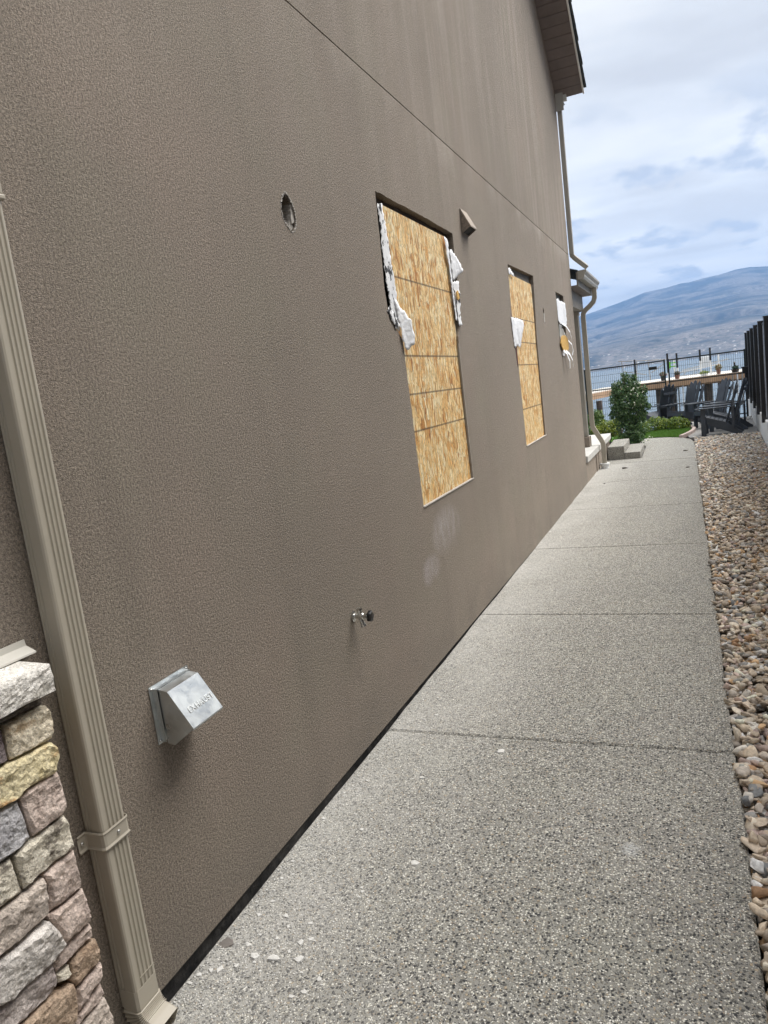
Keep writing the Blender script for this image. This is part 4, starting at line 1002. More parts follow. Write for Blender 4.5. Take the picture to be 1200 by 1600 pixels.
flap('torn_wrap', [(4.875, 2.21), (4.985, 2.225), (4.975, 2.12), (4.96, 2.02), (4.97, 1.925), (4.90, 1.915), (4.885, 2.05)], M_tar, o1, 0.004, 0.012, 7)
b = MB(); b.prism(jag([(4.88, 2.14), (4.93, 2.15), (4.945, 2.10), (4.90, 2.085)], 0.015, 0.003, 8), 'yz', 0.016, 0.021); b.build('foam_smear', M_foam, o1)

o2 = thing('boarded_window', 'second, narrower-looking boarded window with short torn white flap at left', 'boarded window', (0, 7.25, 0.89), 'window openings closed with strand board')
b = MB(); b.box(-0.028, -0.014, 6.74, 7.83, 0.88, 2.462); b.build('strand_board', osb_mat('strand_board_far', [z-0.89 for z in (2.072, 1.854, 1.641, 1.2255)]), o2)
b = MB(); b.box(-0.10, -0.045, 6.60, 8.0, 2.462, 2.57); b.build('header', plain('grey_header', (0.13, 0.125, 0.12), 0.85, var=0.3, scale=20), o2)
b = MB(); b.box(-0.040, -0.012, 6.70, 6.738, 1.95, 2.48); b.build('stained_edge', M_red, o2)
b = MB(); b.box(-0.098, -0.034, 7.832, 8.0, 0.88, 2.46); b.build('jamb', plain('grey_jamb_far', (0.20, 0.19, 0.18), 0.8, var=0.2), o2)
b = MB(); b.prism([(6.766, 0.883), (7.82, 0.889), (7.82, 0.896), (6.766, 0.890)], 'yz', -0.010, 0.006); b.build('sill_bead', M_crumb, o2)
flap('torn_wrap', [(6.70, 2.50), (6.76, 2.51), (6.90, 2.47), (6.94, 2.44), (6.80, 2.455), (6.71, 2.44)], M_paper, o2, 0.000, 0.008, 9)
flap('torn_wrap', [(6.60, 2.065), (6.72, 2.06), (6.86, 2.06), (7.02, 2.03), (6.93, 1.93), (6.84, 1.80), (6.74, 1.81), (6.64, 1.80), (6.62, 1.93)], M_paper, o2, 0.006, 0.035, 10)
b = MB(); b.prism(jag([(6.69, 1.79), (6.73, 1.80), (6.74, 1.70), (6.72, 1.62), (6.70, 1.66)], 0.02, 0.003, 3), 'yz', 0.001, 0.004); b.build('stained_edge', M_red, o2)

o3 = thing('wrapped_opening', 'small far opening stuffed with white wrap, yellow foam and strips', 'opening', (0, 9.65, 1.9))
b = MB(); b.box(-0.046, -0.042, 9.30, 10.02, 1.88, 2.54); b.build('backing', plain('grey_backing', (0.16, 0.17, 0.155), 0.9, var=0.5, scale=16), o3)
flap('torn_wrap', [(9.36, 2.42), (9.50, 2.44), (9.60, 2.41), (9.75, 2.43), (9.95, 2.40), (9.965, 2.20), (9.90, 2.10), (9.70, 2.15), (9.50, 2.12), (9.365, 2.16)], M_paper, o3, -0.02, 0.045, 11)
flap('torn_wrap', [(9.40, 2.12), (9.50, 2.12), (9.75, 2.03), (9.88, 1.93), (9.86, 1.82), (9.42, 1.82), (9.37, 1.95)], plain('grey_wrap', (0.40, 0.39, 0.365), 0.8, var=0.15, scale=20), o3, 0.002, 0.012, 12)
b = MB(); cyl = []
n = 26
pts = [(9.63+0.31*math.cos(2*math.pi*i/n)*(1+0.06*math.sin(5*i)), 1.885+0.105*math.sin(2*math.pi*i/n)) for i in range(n)]
b.prism(pts, 'yz', 0.012, 0.024); b.build('foam_disc', M_foam, o3)
def strip(path, w, par, mat=M_paper):
    b = MB(); b.sweep(path, [(-w/2, -0.001), (w/2, -0.001), (w/2, 0.001), (-w/2, 0.001)], up=(1, 0, 0.2)); return b.build('wrap_strip', mat, par, smooth=False)
strip([(0.02, 9.46, 2.14), (0.05, 9.65, 2.10), (0.07, 9.80, 2.03), (0.07, 9.90, 1.96), (0.06, 9.96, 1.90)], 0.035, o3)
strip([(0.02, 9.96, 1.93), (0.05, 10.02, 1.88), (0.06, 10.04, 1.80), (0.05, 10.0, 1.74)], 0.03, o3)
strip([(0.02, 9.44, 1.80), (0.05, 9.50, 1.76), (0.075, 9.53, 1.66), (0.07, 9.545, 1.57)], 0.055, o3)
strip([(0.02, 9.62, 1.80), (0.055, 9.72, 1.75), (0.075, 9.80, 1.67), (0.07, 9.84, 1.59)], 0.045, o3)
b = MB(); b.prism(jag([(9.43, 1.80), (9.62, 1.80), (9.66, 1.75), (9.58, 1.73), (9.46, 1.74)], 0.02, 0.006, 3), 'yz', 0.002, 0.008); b.build('tar_patch', M_tar, o3)

# ------------------------------------------------------------------ far downspouts
d2 = thing('upper_downspout', 'pale downspout running down far corner from upper roof gutter', 'downspout', (0.04, 10.93, 3.1))
b = MB(); b.box(0.005, 0.065, 10.885, 10.955, 3.14, 5.08); b.build('pipe', M_trim, d2, bevel=0.006)
b = MB(); b.sweep([(0.035, 10.92, 5.075), (0.035, 10.93, 5.11), (0.06, 10.94, 5.135), (0.09, 10.94, 5.15)], [(-0.034, -0.03), (0.034, -0.03), (0.034, 0.03), (-0.034, 0.03)], up=(0, 1, 0)); b.build('elbow', M_paint_w, d2)
b = MB(); b.sweep([(0.035, 10.92, 3.16), (0.035, 10.92, 3.135), (0.06, 10.95, 3.10), (0.20, 11.12, 2.965)], [(-0.03, -0.025), (0.03, -0.025), (0.03, 0.025), (-0.03, 0.025)], up=(0, 1, 0.3)); b.build('outlet', M_trim, d2)
d3 = thing('porch_downspout', 'taupe downspout with an S bend on porch column, white drain boot', 'downspout', (0.085, 12.4, zg(12.4)))
sec = [(-0.036, -0.028), (0.036, -0.028), (0.036, 0.028), (-0.036, 0.028)]
b = MB(); b.sweep([(0.150, 12.36, 2.80), (0.150, 12.36, 2.72), (0.148, 12.36, 2.64), (0.125, 12.36, 2.58), (0.06, 12.36, 2.52), (-0.01, 12.36, 2.47), (-0.045, 12.36, 2.42), (-0.05, 12.36, 2.34), (-0.05, 12.36, 0.66), (-0.045, 12.36, 0.60), (-0.02, 12.37, 0.54), (0.07, 12.38, 0.37), (0.095, 12.38, 0.31), (0.098, 12.38, 0.25), (0.098, 12.38, -0.05)], sec, up=(0, 1, 0)); b.build('pipe', M_spout, d3)
b = MB(); b.lathe((0.098, 12.38, zg(12.38)), [(0.062, 0), (0.062, 0.055), (0.078, 0.06), (0.078, 0.085), (0.045, 0.088)], 18); b.build('drain_boot', M_whitep, d3)

# ================================================================== PLASTER CHIPS ON THE WALK
M_chip = plain('stucco_chip', (0.72, 0.71, 0.68), 0.9, var=0.12, scale=60, bump=0.5)
def chip(x, y, s, name='stucco_chip', mat=M_chip, label='pale stucco chip lying on the path near the foot of the wall', group='pale stucco chips scattered on the path', seed=0, flat=0.17, th=None):
    rr = random.Random(seed); n = rr.randint(5, 7); a0 = rr.uniform(0, 6)
    pts = [(s*rr.uniform(0.55, 1.25)*math.cos(a0+2*math.pi*(i+rr.uniform(-.3,.3))/n), s*rr.uniform(0.4, 0.95)*math.sin(a0+2*math.pi*(i+rr.uniform(-.3,.3))/n)) for i in range(n)]
    h = th or s*flat*2; b = MB()
    v = [(px, py, 0) for px, py in pts]+[(px*0.92, py*0.92, h*rr.uniform(0.6, 0.9)) for px, py in pts]+[(px*0.45, py*0.45, h*rr.uniform(0.85, 1.1)) for px, py in pts]
    f = [tuple(range(n))[::-1]]+[(i, (i+1) % n, n+(i+1) % n, n+i) for i in range(n)]+[(n+i, n+(i+1) % n, 2*n+(i+1) % n, 2*n+i) for i in range(n)]+[tuple(2*n+i for i in range(n))]
    b.add(v, f); o = b.build(name, mat); o.location = (x, y, zg(y)+0.0005); set_props(o, label, 'debris', group); return o
CH = [(0.05, 1.85, 6), (0.16, 1.69, 9), (0.08, 1.74, 7), (0.19, 1.65, 6), (0.25, 1.68, 7), (0.18, 1.60, 5), (0.262, 1.602, 10), (0.285, 1.622, 7), (0.29, 1.54, 12), (0.215, 1.525, 14), (0.15, 1.52, 13), (0.08, 1.45, 13), (0.055, 1.44, 8), (0.38, 1.49, 9), (0.02, 1.385, 8), (0.58, 2.81, 14), (0.47, 2.02, 13), (0.31, 2.55, 9), (0.36, 1.44, 8), (0.335, 1.42, 7), (0.12, 1.475, 8), (0.20, 1.475, 6), (0.165, 1.50, 6), (0.245, 1.56, 5), (0.12, 1.60, 5), (0.10, 1.56, 5), (0.32, 1.50, 6), (0.03, 2.2, 7), (0.35, 1.85, 6), (0.27, 1.80, 4), (0.44, 1.62, 5), (0.02, 6.9, 14), (0.03, 6.3, 12), (0.02, 7.4, 13)]
rc = random.Random(41)
for k in range(36): CH.append((round(0.02+rc.expovariate(7), 3), round(1.38+rc.expovariate(1.1), 3), rc.choice([3, 3, 4, 4, 5, 6, 8])))
for i, (x, y, s) in enumerate(CH): chip(x, y, s*1.35/1000, seed=i+10)
n_ = 2600; yy = 1.3+rng.exponential(1.1, n_); xx = np.minimum(0.012+rng.exponential(0.14, n_), 1.2)
o = rocks('stucco_crumbs', np.stack([xx, yy, -0.04-0.0055*yy+0.0008], 1), rng.uniform(0.003, 0.010, n_), np.repeat(rng.uniform(0.35, 0.75, (n_, 1)), 3, 1)*np.array([[1, .98, .94]]), 1, M_gravel, flat=0.5); o['kind'] = 'stuff'; o['label'] = 'fine pale stucco crumbs along the foot of the wall'
o = chip(0.035, 1.545, 0.030, mat=plain('grey_shard', (0.20, 0.18, 0.165), 0.85), label='flat grey-brown stucco shard hanging over the edge of the path', seed=99, th=0.004); del o['group']; o.rotation_euler = (0.1, -0.15, 0.4)
def litter(name, x, y, s, c, label):
    o = chip(x, y, s, name=name, mat=plain(name, c, 0.9), label=label, seed=int(x*100+y), th=s*0.35); del o['group']; return o
litter('dead_leaf', 0.42, 12.15, 0.055, (0.03, 0.022, 0.018), 'dark dead leaf on the path in front of the garden steps')
litter('dead_leaf', 1.36, 11.7, 0.03, (0.06, 0.04, 0.025), 'small dark leaf on the path near the gravel edge, nearer of two')
litter('dead_leaf', 1.33, 14.0, 0.04, (0.06, 0.045, 0.03), 'small dark leaf on the path near the gravel edge, farther of two')
litter('dead_leaf', 0.26, 10.6, 0.02, (0.04, 0.03, 0.02), 'tiny dark crumb of leaf on the path near the house corner')

# ================================================================== PLANTS
def foliage(name, centers, n, leaf, greens, parent, seed=0, up=0.3, mat=None, kind='stuff'):
    """leaf blades spread through a set of ellipsoids, denser towards their skins; each blade is a folded quad"""
    rg = np.random.default_rng(seed); V = []; Fc = []; C = []
    w = np.array([c[3]*c[4]*c[5] for c in centers])**0.67; w /= w.sum(); idx = rg.choice(len(centers), n, p=w); L = origin(parent) if parent else Vector((0, 0, 0))
    for k in range(n):
        cx, cy, cz, rx, ry, rz = centers[idx[k]]
        d = rg.normal(size=3); d /= np.linalg.norm(d); r = rg.uniform(0.35, 1.0)**0.5
        r *= 1+0.16*noise.noise(Vector((d[0]*2.3+cx*3, d[1]*2.3+seed, d[2]*3.1+cz*3)))*2
        p = Vector((cx+d[0]*r*rx, cy+d[1]*r*ry, cz+d[2]*r*rz))
        nrm = Vector((d[0]+rg.normal()*0.5, d[1]+rg.normal()*0.5, d[2]*0.6+up+rg.normal()*0.4)).normalized()
        t = nrm.cross(Vector((rg.normal(), rg.normal(), rg.normal()*0.6))).normalized(); s = nrm.cross(t)
        l = leaf*rg.uniform(0.6, 1.25); wd = l*0.34
        i0 = len(V); a = p - t*l/2; c = p + t*l/2 - nrm*l*0.12
        V += [a-L, p+s*wd-nrm*l*0.03-L, c-L, p-s*wd-nrm*l*0.03-L]; Fc += [(i0, i0+1, i0+2, i0+3)]
        g = greens[rg.integers(len(greens))]; m = rg.uniform(1.1, 2.1); C += [(g[0]*m, g[1]*m, g[2]*m, 1)]*4
    me = bpy.data.meshes.new(name); me.from_pydata([tuple(v) for v in V], [], Fc)
    at = me.color_attributes.new('tint', 'FLOAT_COLOR', 'POINT'); at.data.foreach_set('color', np.array(C, dtype=np.float32).reshape(-1))
    me.materials.append(mat or M_leaf); o = bpy.data.objects.new(name, me); COL.objects.link(o)
    if parent: o.parent = parent
    if kind: o['kind'] = kind
    return o
DG = [(0.035, 0.075, 0.022), (0.05, 0.10, 0.03), (0.028, 0.060, 0.020), (0.07, 0.125, 0.04), (0.10, 0.15, 0.07)]
YG = [(0.15, 0.19, 0.02), (0.20, 0.23, 0.03), (0.10, 0.15, 0.02), (0.07, 0.11, 0.02)]
MG = [(0.07, 0.12, 0.03), (0.10, 0.15, 0.03), (0.05, 0.09, 0.025)]
def stems(base, tips, r, parent):
    b = MB()
    for t in tips:
        a = Vector(base); c = Vector(t); mid = a.lerp(c, 0.5)+Vector((random.uniform(-.04, .04), random.uniform(-.04, .04), 0.03))
        b.tube([a+Vector((random.uniform(-.04, .04), random.uniform(-.04, .04), 0)), mid, c], r, 6, scales=[1, 0.75, 0.35], up=(0, 1, 0.1))
    b.build('stem', M_bark, parent)
zb_ = zg(15.9)
sh = thing('tall_shrub', 'tall dense dark green shrub with pale tips beside the garden steps', 'shrub', (0.34, 15.75, zb_))
stems((0.34, 15.75, zb_), [(0.1, 15.7, 1.0), (0.25, 15.6, 1.25), (0.35, 15.8, 1.35), (0.5, 15.7, 1.1), (0.45, 15.9, 0.9), (0.2, 15.9, 0.8)], 0.016, sh)
foliage('foliage', [(0.28, 15.75, 0.30, 0.27, 0.30, 0.42), (0.30, 15.75, 0.62, 0.33, 0.33, 0.38), (0.34, 15.75, 0.86, 0.36, 0.33, 0.33), (0.40, 15.7, 1.08, 0.17, 0.2, 0.20), (0.16, 15.7, 1.05, 0.18, 0.2, 0.20), (0.32, 15.7, 1.20, 0.11, 0.12, 0.18), (0.52, 15.7, 0.80, 0.17, 0.2, 0.22), (0.40, 15.65, 0.08, 0.20, 0.22, 0.22), (0.05, 15.75, 0.85, 0.13, 0.2, 0.26), (0.56, 15.75, 0.52, 0.10, 0.15, 0.16), (0.24, 15.7, 1.30, 0.05, 0.06, 0.12), (0.43, 15.7, 1.26, 0.06, 0.06, 0.10), (0.62, 15.7, 0.98, 0.08, 0.08, 0.10), (0.68, 15.7, 0.66, 0.06, 0.08, 0.08), (-0.02, 15.7, 0.55, 0.08, 0.1, 0.10), (0.05, 15.7, 1.12, 0.06, 0.08, 0.09), (0.55, 15.7, 0.18, 0.09, 0.1, 0.08)], 9000, 0.050, DG, sh, 1, mat=M_leaf)
foliage('flower', [(0.20, 15.7, 1.10, 0.20, 0.2, 0.16), (0.42, 15.6, 0.85, 0.25, 0.25, 0.35), (0.62, 15.5, 0.02, 0.12, 0.12, 0.10)], 140, 0.04, [(0.55, 0.55, 0.45)], sh, 2, kind='stuff')
def bush(loc, label, cs, n, leaf, greens, seed):
    t = thing('bush', label, 'bush', loc, 'low bushes in the planting bed')
    stems(loc, [(c[0], c[1], c[2]+c[5]*0.5) for c in cs], 0.010, t); foliage('foliage', cs, n, leaf, greens, t, seed)
bush((-0.52, 16.9, zg(17)), 'mid green feathery bush behind the terrace, tallest of the low ones', [(-0.52, 16.9, 0.30, 0.25, 0.25, 0.30), (-0.45, 16.9, 0.48, 0.14, 0.15, 0.17)], 2200, 0.045, MG, 11)
bush((-0.22, 16.3, zg(17)), 'yellow-green bush just left of the tall shrub', [(-0.20, 16.3, 0.22, 0.26, 0.25, 0.22), (-0.05, 16.4, 0.28, 0.15, 0.18, 0.17), (-0.38, 16.2, 0.15, 0.18, 0.2, 0.18)], 2600, 0.045, YG, 12)
bush((-0.75, 16.2, zg(17)), 'dark pine-like bush nearest the house column', [(-0.72, 16.2, 0.18, 0.22, 0.25, 0.26)], 1200, 0.05, DG, 13)
bush((0.72, 18.8, zg(18)), 'low olive green mound behind the lawn, left of two', [(0.66, 18.8, 0.02, 0.28, 0.28, 0.20), (0.86, 18.9, 0.0, 0.18, 0.22, 0.17)], 2000, 0.045, YG+MG, 14)
bush((1.15, 18.7, zg(18)), 'low yellow-green mound at the right end of the lawn', [(1.15, 18.7, 0.0, 0.26, 0.26, 0.20), (1.33, 18.7, -0.03, 0.13, 0.2, 0.13)], 2000, 0.045, YG+MG, 15)
bush((0.30, 18.3, zg(18)), 'low green mound half hidden behind the tall shrub', [(0.30, 18.3, 0.0, 0.30, 0.3, 0.22)], 1400, 0.045, YG+DG, 16)

def lawn():
    pts = [(-1.2, 16.8), (0.45, 17.15), (0.75, 17.12), (1.0, 16.98), (1.22, 16.72), (1.30, 17.1), (1.42, 17.8), (1.46, 18.4), (1.36, 18.7), (-1.2, 18.7)]
    m = Mat('turf', 0.9, (0.04, 0.10, 0.015), spec=0.2)
    m.color(m.ramp(m.noise(25, 5, 0.7), [(0.3, (0.05, 0.14, 0.02)), (0.7, (0.10, 0.24, 0.035))])); m.bump(m.noise(160, 3), 1.0, 0.02)
    b = MB(); b.add([(x, y, zg(y)+0.012) for x, y in pts], [tuple(range(len(pts)))]); o = b.build('lawn', m.m); o['kind'] = 'structure'
    rg = np.random.default_rng(5); V = []; Fc = []; C = []
    for k in range(14000):
        x, y = rg.uniform(-0.2, 1.46), rg.uniform(16.7, 18.7)
        if not inside((x, y), pts): continue
        z = zg(y)+0.01; h = rg.uniform(0.03, 0.065); a = rg.uniform(0, 6.28); dx, dy = math.cos(a)*0.004, math.sin(a)*0.004; lx, ly = rg.normal(0, 0.012), rg.normal(0, 0.012)
        i = len(V); V += [(x-dx, y-dy, z), (x+dx, y+dy, z), (x+lx, y+ly, z+h)]; Fc.append((i, i+1, i+2)); q = rg.uniform(1.2, 2.0); C += [(0.085*q, 0.16*q, 0.03*q, 1)]*3
    me = bpy.data.meshes.new('grass'); me.from_pydata(V, [], Fc); at = me.color_attributes.new('tint', 'FLOAT_COLOR', 'POINT'); at.data.foreach_set('color', np.array(C, dtype=np.float32).reshape(-1))
    me.materials.append(M_leaf); o = bpy.data.objects.new('grass', me); COL.objects.link(o); o['kind'] = 'stuff'; o['label'] = 'short bright green grass of the small lawn'
lawn()
cb = thing('lawn_edging', 'curved pinkish concrete edging stones round the end of lawn', 'edging', (1.4, 17.6, zg(17.6)))
cpts = [(1.24, 16.62), (1.33, 16.95), (1.43, 17.4), (1.50, 17.9), (1.53, 18.35), (1.48, 18.8), (1.38, 19.2)]
for a, c in zip(cpts[:-1], cpts[1:]):
    a, c = Vector(a), Vector(c); d = (c-a).normalized()*0.006
    b = MB(); b.bar((a.x+d.x, a.y+d.y, zg(a.y)+0.01), (c.x-d.x, c.y-d.y, zg(c.y)+0.01), 0.075, 0.09); b.build('edging_stone', M_curb, cb, bevel=0.01)

# rocks on the bank behind the chairs
pos = np.stack([rng.uniform(-3, 4.5, 420), rng.uniform(20.9, 23.6, 420), np.zeros(420)], 1); pos[:, 2] = -0.25-(pos[:, 1]-20.8)*0.95
g = rng.uniform(0.2, 0.5, (420, 1)); o = rocks('bank_rocks', pos, rng.uniform(0.2, 0.42, 420), np.clip(np.concatenate([g*1.05, g, g*0.92], 1), 0, 0.7), 2, M_gravel, flat=0.8); o['kind'] = 'stuff'; o['label'] = 'pale boulders on the bank below the wire fence'
pos = np.stack([rng.uniform(1.7, 2.9, 40), rng.uniform(19.6, 20.5, 40), np.zeros(40)], 1); pos[:, 2] = -0.14
g = rng.uniform(0.35, 0.65, (40, 1)); o = rocks('loose_cobbles', pos, rng.uniform(0.06, 0.16, 40), np.concatenate([g, g*0.98, g*0.93], 1), 2, M_gravel, flat=0.7); o['kind'] = 'stuff'; o['label'] = 'pale cobbles along the foot of the wire fence'

# ================================================================== ADIRONDACK CHAIRS
def make_chair(label):
    t = thing('garden_chair', label, 'chair', (0, 0, 0), 'charcoal slatted garden chairs on the patio')
    # local frame: the sitter looks along +x, z = 0 on the ground
    def P(b, name, **k): return b.build(name, M_chair, t, local=True, bevel=0.004, **k)
    SB = Vector((-0.10, 0, 0.235)); SF = Vector((0.40, 0, 0.375))
    for s in (-1, 1):
        b = MB(); y = s*0.27
        outl = [(0.43, 0.395), (0.45, 0.36), (0.44, 0.26), (0.30, 0.22), (-0.30, 0.0), (-0.43, 0.0), (-0.44, 0.035), (-0.10, 0.245), (0.40, 0.385)]
        b.prism(outl, 'xz', y-0.0125, y+0.0125); P(b, 'side_rail')
        b = MB(); b.box(0.35, 0.46, s*0.30-0.014, s*0.30+0.014, 0, 0.545); P(b, 'leg')
        b = MB(); ar = [(0.56, s*0.26), (0.58, s*0.33), (0.56, s*0.40), (0.30, s*0.41), (-0.28, s*0.335), (-0.30, s*0.285), (0.20, s*0.255)]
        b.prism(ar, 'xy', 0.547, 0.570); P(b, 'armrest')
        b = MB(); b.box(-0.27, -0.22, s*0.30-0.014, s*0.30+0.014, 0.13, 0.546); P(b, 'back_post')
    for i in range(6):
        a = SF.lerp(SB, i/5.6); b = MB(); d = (SB-SF).normalized()
        b.bar((a.x, -0.285, a.z+0.012), (a.x, 0.285, a.z+0.012), 0.082, 0.02, up=(d.z, 0, -d.x) if False else (-d.z, 0, d.x)); P(b, 'seat_slat')
    b = MB(); b.bar((0.455, -0.283, 0.335), (0.455, 0.283, 0.335), 0.022, 0.09); P(b, 'apron')
    # back: fanned slats leaning back, the top an arch
    for i in range(5):
        u = i-2; w = 0.094; y0, y1 = u*0.088, u*0.122; L = 0.80-0.028*u*u
        lo = Vector((-0.07, y0, 0.20)); up_ = Vector((-0.36, y1, 0.20+0.86*L/0.80)); mid = lo.lerp(up_, 0.93)
        nx = Vector((0.87, 0, 0.33)).normalized()*0.010
        b = MB(); side = Vector((0, 1, 0)); tt = -u*0.012
        ring = [(lo, 0.040), (lo.lerp(up_, 0.5), 0.049), (mid, 0.055), (lo.lerp(up_, 0.985), 0.040), (up_+Vector((0, 0, 0.006)), 0.018)]
        v = []
        for c, hw in ring: v += [c-side*hw-nx+Vector((0, 0, tt)), c+side*hw-nx-Vector((0, 0, tt)), c+side*hw+nx-Vector((0, 0, tt)), c-side*hw+nx+Vector((0, 0, tt))]
        f = [(k*4+j, k*4+(j+1) % 4, k*4+4+(j+1) % 4, k*4+4+j) for k in range(4) for j in range(4)]+[(0, 1, 2, 3), (16, 17, 18, 19)]
        b.add(v, f); P(b, 'back_slat')
    b = MB(); b.bar((-0.245, -0.33, 0.525), (-0.245, 0.33, 0.525), 0.03, 0.06); P(b, 'back_rail')
    b = MB(); b.bar((-0.345, -0.22, 0.83), (-0.345, 0.22, 0.83), 0.022, 0.06); P(b, 'back_rail')
    b = MB(); b.bar((-0.115, -0.255, 0.215), (-0.115, 0.255, 0.215), 0.03, 0.07); P(b, 'back_rail')
    return t
chairs = [
 (2.07, 16.72, R(174), 'charcoal garden chair in side view, nearest, at end of gravel'),
 (2.28, 17.60, R(165), 'charcoal garden chair half hidden right behind the nearest chair'),
 (2.02, 18.75, R(212), 'charcoal garden chair with slatted back showing between the right-hand chairs'),
 (1.42, 19.55, R(226), 'charcoal garden chair with slatted back turned to us, middle of patio'),
 (0.80, 19.85, R(138), 'charcoal garden chair seen from behind, leftmost of the set')]
c0 = make_chair(chairs[0][3])
for i, (x, y, a, lab) in enumerate(chairs):
    c = c0 if i == 0 else copy_tree(c0)
    c.location = (x, y, zg(y)-0.008); c.scale = (0.86, 0.95, 1.03); c.rotation_euler = (0, 0, a); c['label'] = lab

# ================================================================== WIRE FENCE ABOVE THE BANK
def wire_panel(x0, x1, y, label, name='wire_fence'):
    t = thing(name, label, 'fence', ((x0+x1)/2, y, zg(y)), 'green wire fence panels above the bank')
    zl, zt = zg(y), 1.535
    for x in (x0, x1):
        b = MB(); b.box(x-0.02, x+0.02, y-0.02, y+0.02, zl-0.1, zt+0.02); b.build('post', M_green, t)
    for z, h in ((zt-0.01, 0.016), (0.965, 0.015), (zl+0.10, 0.014)):
        b = MB(); b.box(x0+0.021, x1-0.021, y-0.014, y+0.014, z-h, z+h); b.build('rail', M_green, t)
    b = MB(); n = int((x1-x0)/0.05); w = 0.0030
    for i in range(1, n): x = x0+(x1-x0)*i/n; b.box(x-w, x+w, y-0.0175, y-0.0145, zl+0.1, zt-0.02)
    for k in range(1, 9): z = zl+0.1+(zt-zl-0.12)*k/9; b.box(x0+0.02, x1-0.02, y-0.021, y-0.018, z-w, z+w)
    b.build('wire_mesh', M_green, t, kind='stuff', fix=False)
wire_panel(1.02, 2.80, 20.6, 'dark green wire fence panel behind the chairs, right of the double post')
wire_panel(-1.10, 0.92, 20.6, 'dark green wire fence panel left of the double post, behind tall shrub')
wire_panel(-3.2, -1.18, 20.6, 'dark green wire fence panel running off behind the house')
b = MB(); b.box(0.53, 0.735, 20.56, 20.572, 1.325, 1.405); o = b.build('sign', M_blackm); set_props(o, 'small blank black plate hung on the left wire fence panel', 'sign')
b = MB(); b.prism([(0.97, 1.40), (1.09, 1.40), (1.09, 1.425), (0.995, 1.425), (0.995, 1.50), (0.97, 1.50)], 'xz', 0, 0.02)
b = MB(); b.box(2.72, 2.88, 20.40, 20.56, 0.97, 1.10); b.box(2.70, 2.90, 20.38, 20.58, 1.10, 1.125); o = b.build('planter_box', M_blackm, bevel=0.006); set_props(o, 'small black box on the right end post of the wire fence', 'box')
b = MB(); b.box(2.78, 2.82, 20.46, 20.50, zg(20.5), 0.969); o = b.build('box_post', M_blackm); set_props(o, 'black post carrying the small box at fence end', 'post')

# ================================================================== DOCK AND ITS THINGS
DZ = 0.78
dock = thing('dock', 'timber dock with bleached decking on dark piles over the lake', 'dock', (1.5, 30, -2.3))
for i in range(26):
    y = 30.0 + i*0.16; b = MB(); b.box(-0.55, 7.5, y, y+0.152, DZ-0.04, DZ); b.build('deck_board', M_deck, dock)
b = MB(); b.box(-0.55, 7.5, 29.94, 29.995, DZ-0.25, DZ-0.012); b.build('fascia_beam', M_wood, dock)
b = MB(); b.box(-0.55, 7.5, 30.3, 30.45, DZ-0.32, DZ-0.045); b.build('joist', M_wood, dock)
g0, g1 = Vector((-2.2, 22.2)), Vector((-0.3, 30.2)); dv = (g1-g0).normalized(); sd = Vector((dv.y, -dv.x))
L = (g1-g0).length; k = 0
while k*0.16 < L:
    a = g0+dv*(k*0.16); b = MB(); b.bar((a.x-sd.x*0.0, a.y-sd.y*0.0, DZ-0.02+0.001), (a.x-sd.x*1.4, a.y-sd.y*1.4, DZ-0.02+0.001), 0.152, 0.04); b.build('deck_board', M_deck, dock); k += 1
b = MB(); b.bar((g0.x+sd.x*0.03, g0.y+sd.y*0.03, DZ-0.13), (g1.x+sd.x*0.03, g1.y+sd.y*0.03, DZ-0.13), 0.05, 0.20); b.build('fascia_beam', M_wood, dock)
for x, y, r in ((0.42, 30.5, 0.11), (0.92, 30.9, 0.12), (1.55, 30.5, 0.12), (2.20, 30.5, 0.115), (2.66, 30.8, 0.13), (3.9, 30.5, 0.12), (5.4, 30.5, 0.12), (-1.70, 24.0, 0.11), (-1.32, 25.6, 0.10), (-0.9, 27.5, 0.11), (0.42, 33.5, 0.11), (2.2, 33.5, 0.11)):
    b = MB(); b.tube([(x, y, -4.5), (x, y, DZ-0.3)], r, 12, up=(0, 1, 0)); b.build('pile', M_pile, dock, smooth=False)
for x, z1 in ((0.62, 0.3), (1.3, 0.3)):
    b = MB(); b.box(x-0.03, x+0.03, 30.05, 30.11, -2.6, DZ-0.26); b.build('ladder_rail', M_whitep, dock)
for i in range(5):
    x = 3.0+i*0.16; b = MB(); b.box(x-0.022, x+0.022, 29.80, 29.83, -0.55, DZ-0.03); b.build('baluster', M_whitep if i % 2 else M_paver, dock)
POL = [(0.80, 1.80, 0.95, 'leftmost'), (1.14, 1.76, 1.10, 'second from left'), (1.97, 1.78, 1.25, 'second from right'), (2.33, 1.80, 1.22, 'rightmost')]
for x, zt, zm, w in POL:
    t = thing('mooring_pole', 'tall white mooring pole with black top at dock edge, %s of four' % w, 'pole', (x, 31.0, DZ), 'black-topped mooring poles at the dock')
    b = MB(); b.tube([(x, 31, -3), (x, 31, zm+0.1)], 0.030, 10, up=(0, 1, 0)); b.build('shaft', M_whitep, t)
    b = MB(); b.tube([(x, 31, zm+0.101), (x, 31, zt)], 0.037, 10, up=(0, 1, 0)); b.build('sleeve', M_blackm, t)
br = thing('bracket', 'lime green bracket clamped on the leftmost mooring pole', 'bracket', (0.9, 30.95, 1.3))
for q in ((0.84, 0.90, 1.20, 1.46), (0.90, 1.10, 1.39, 1.43), (0.90, 1.10, 1.25, 1.29)):
    b = MB(); b.box(q[0], q[1], 30.92, 30.955, q[2], q[3]); b.build('bar', M_lime, br)
lf = thing('boat_lift', 'white boat lift with level beams and sloping braces beside the dock', 'boat lift', (1.7, 34.6, 0))
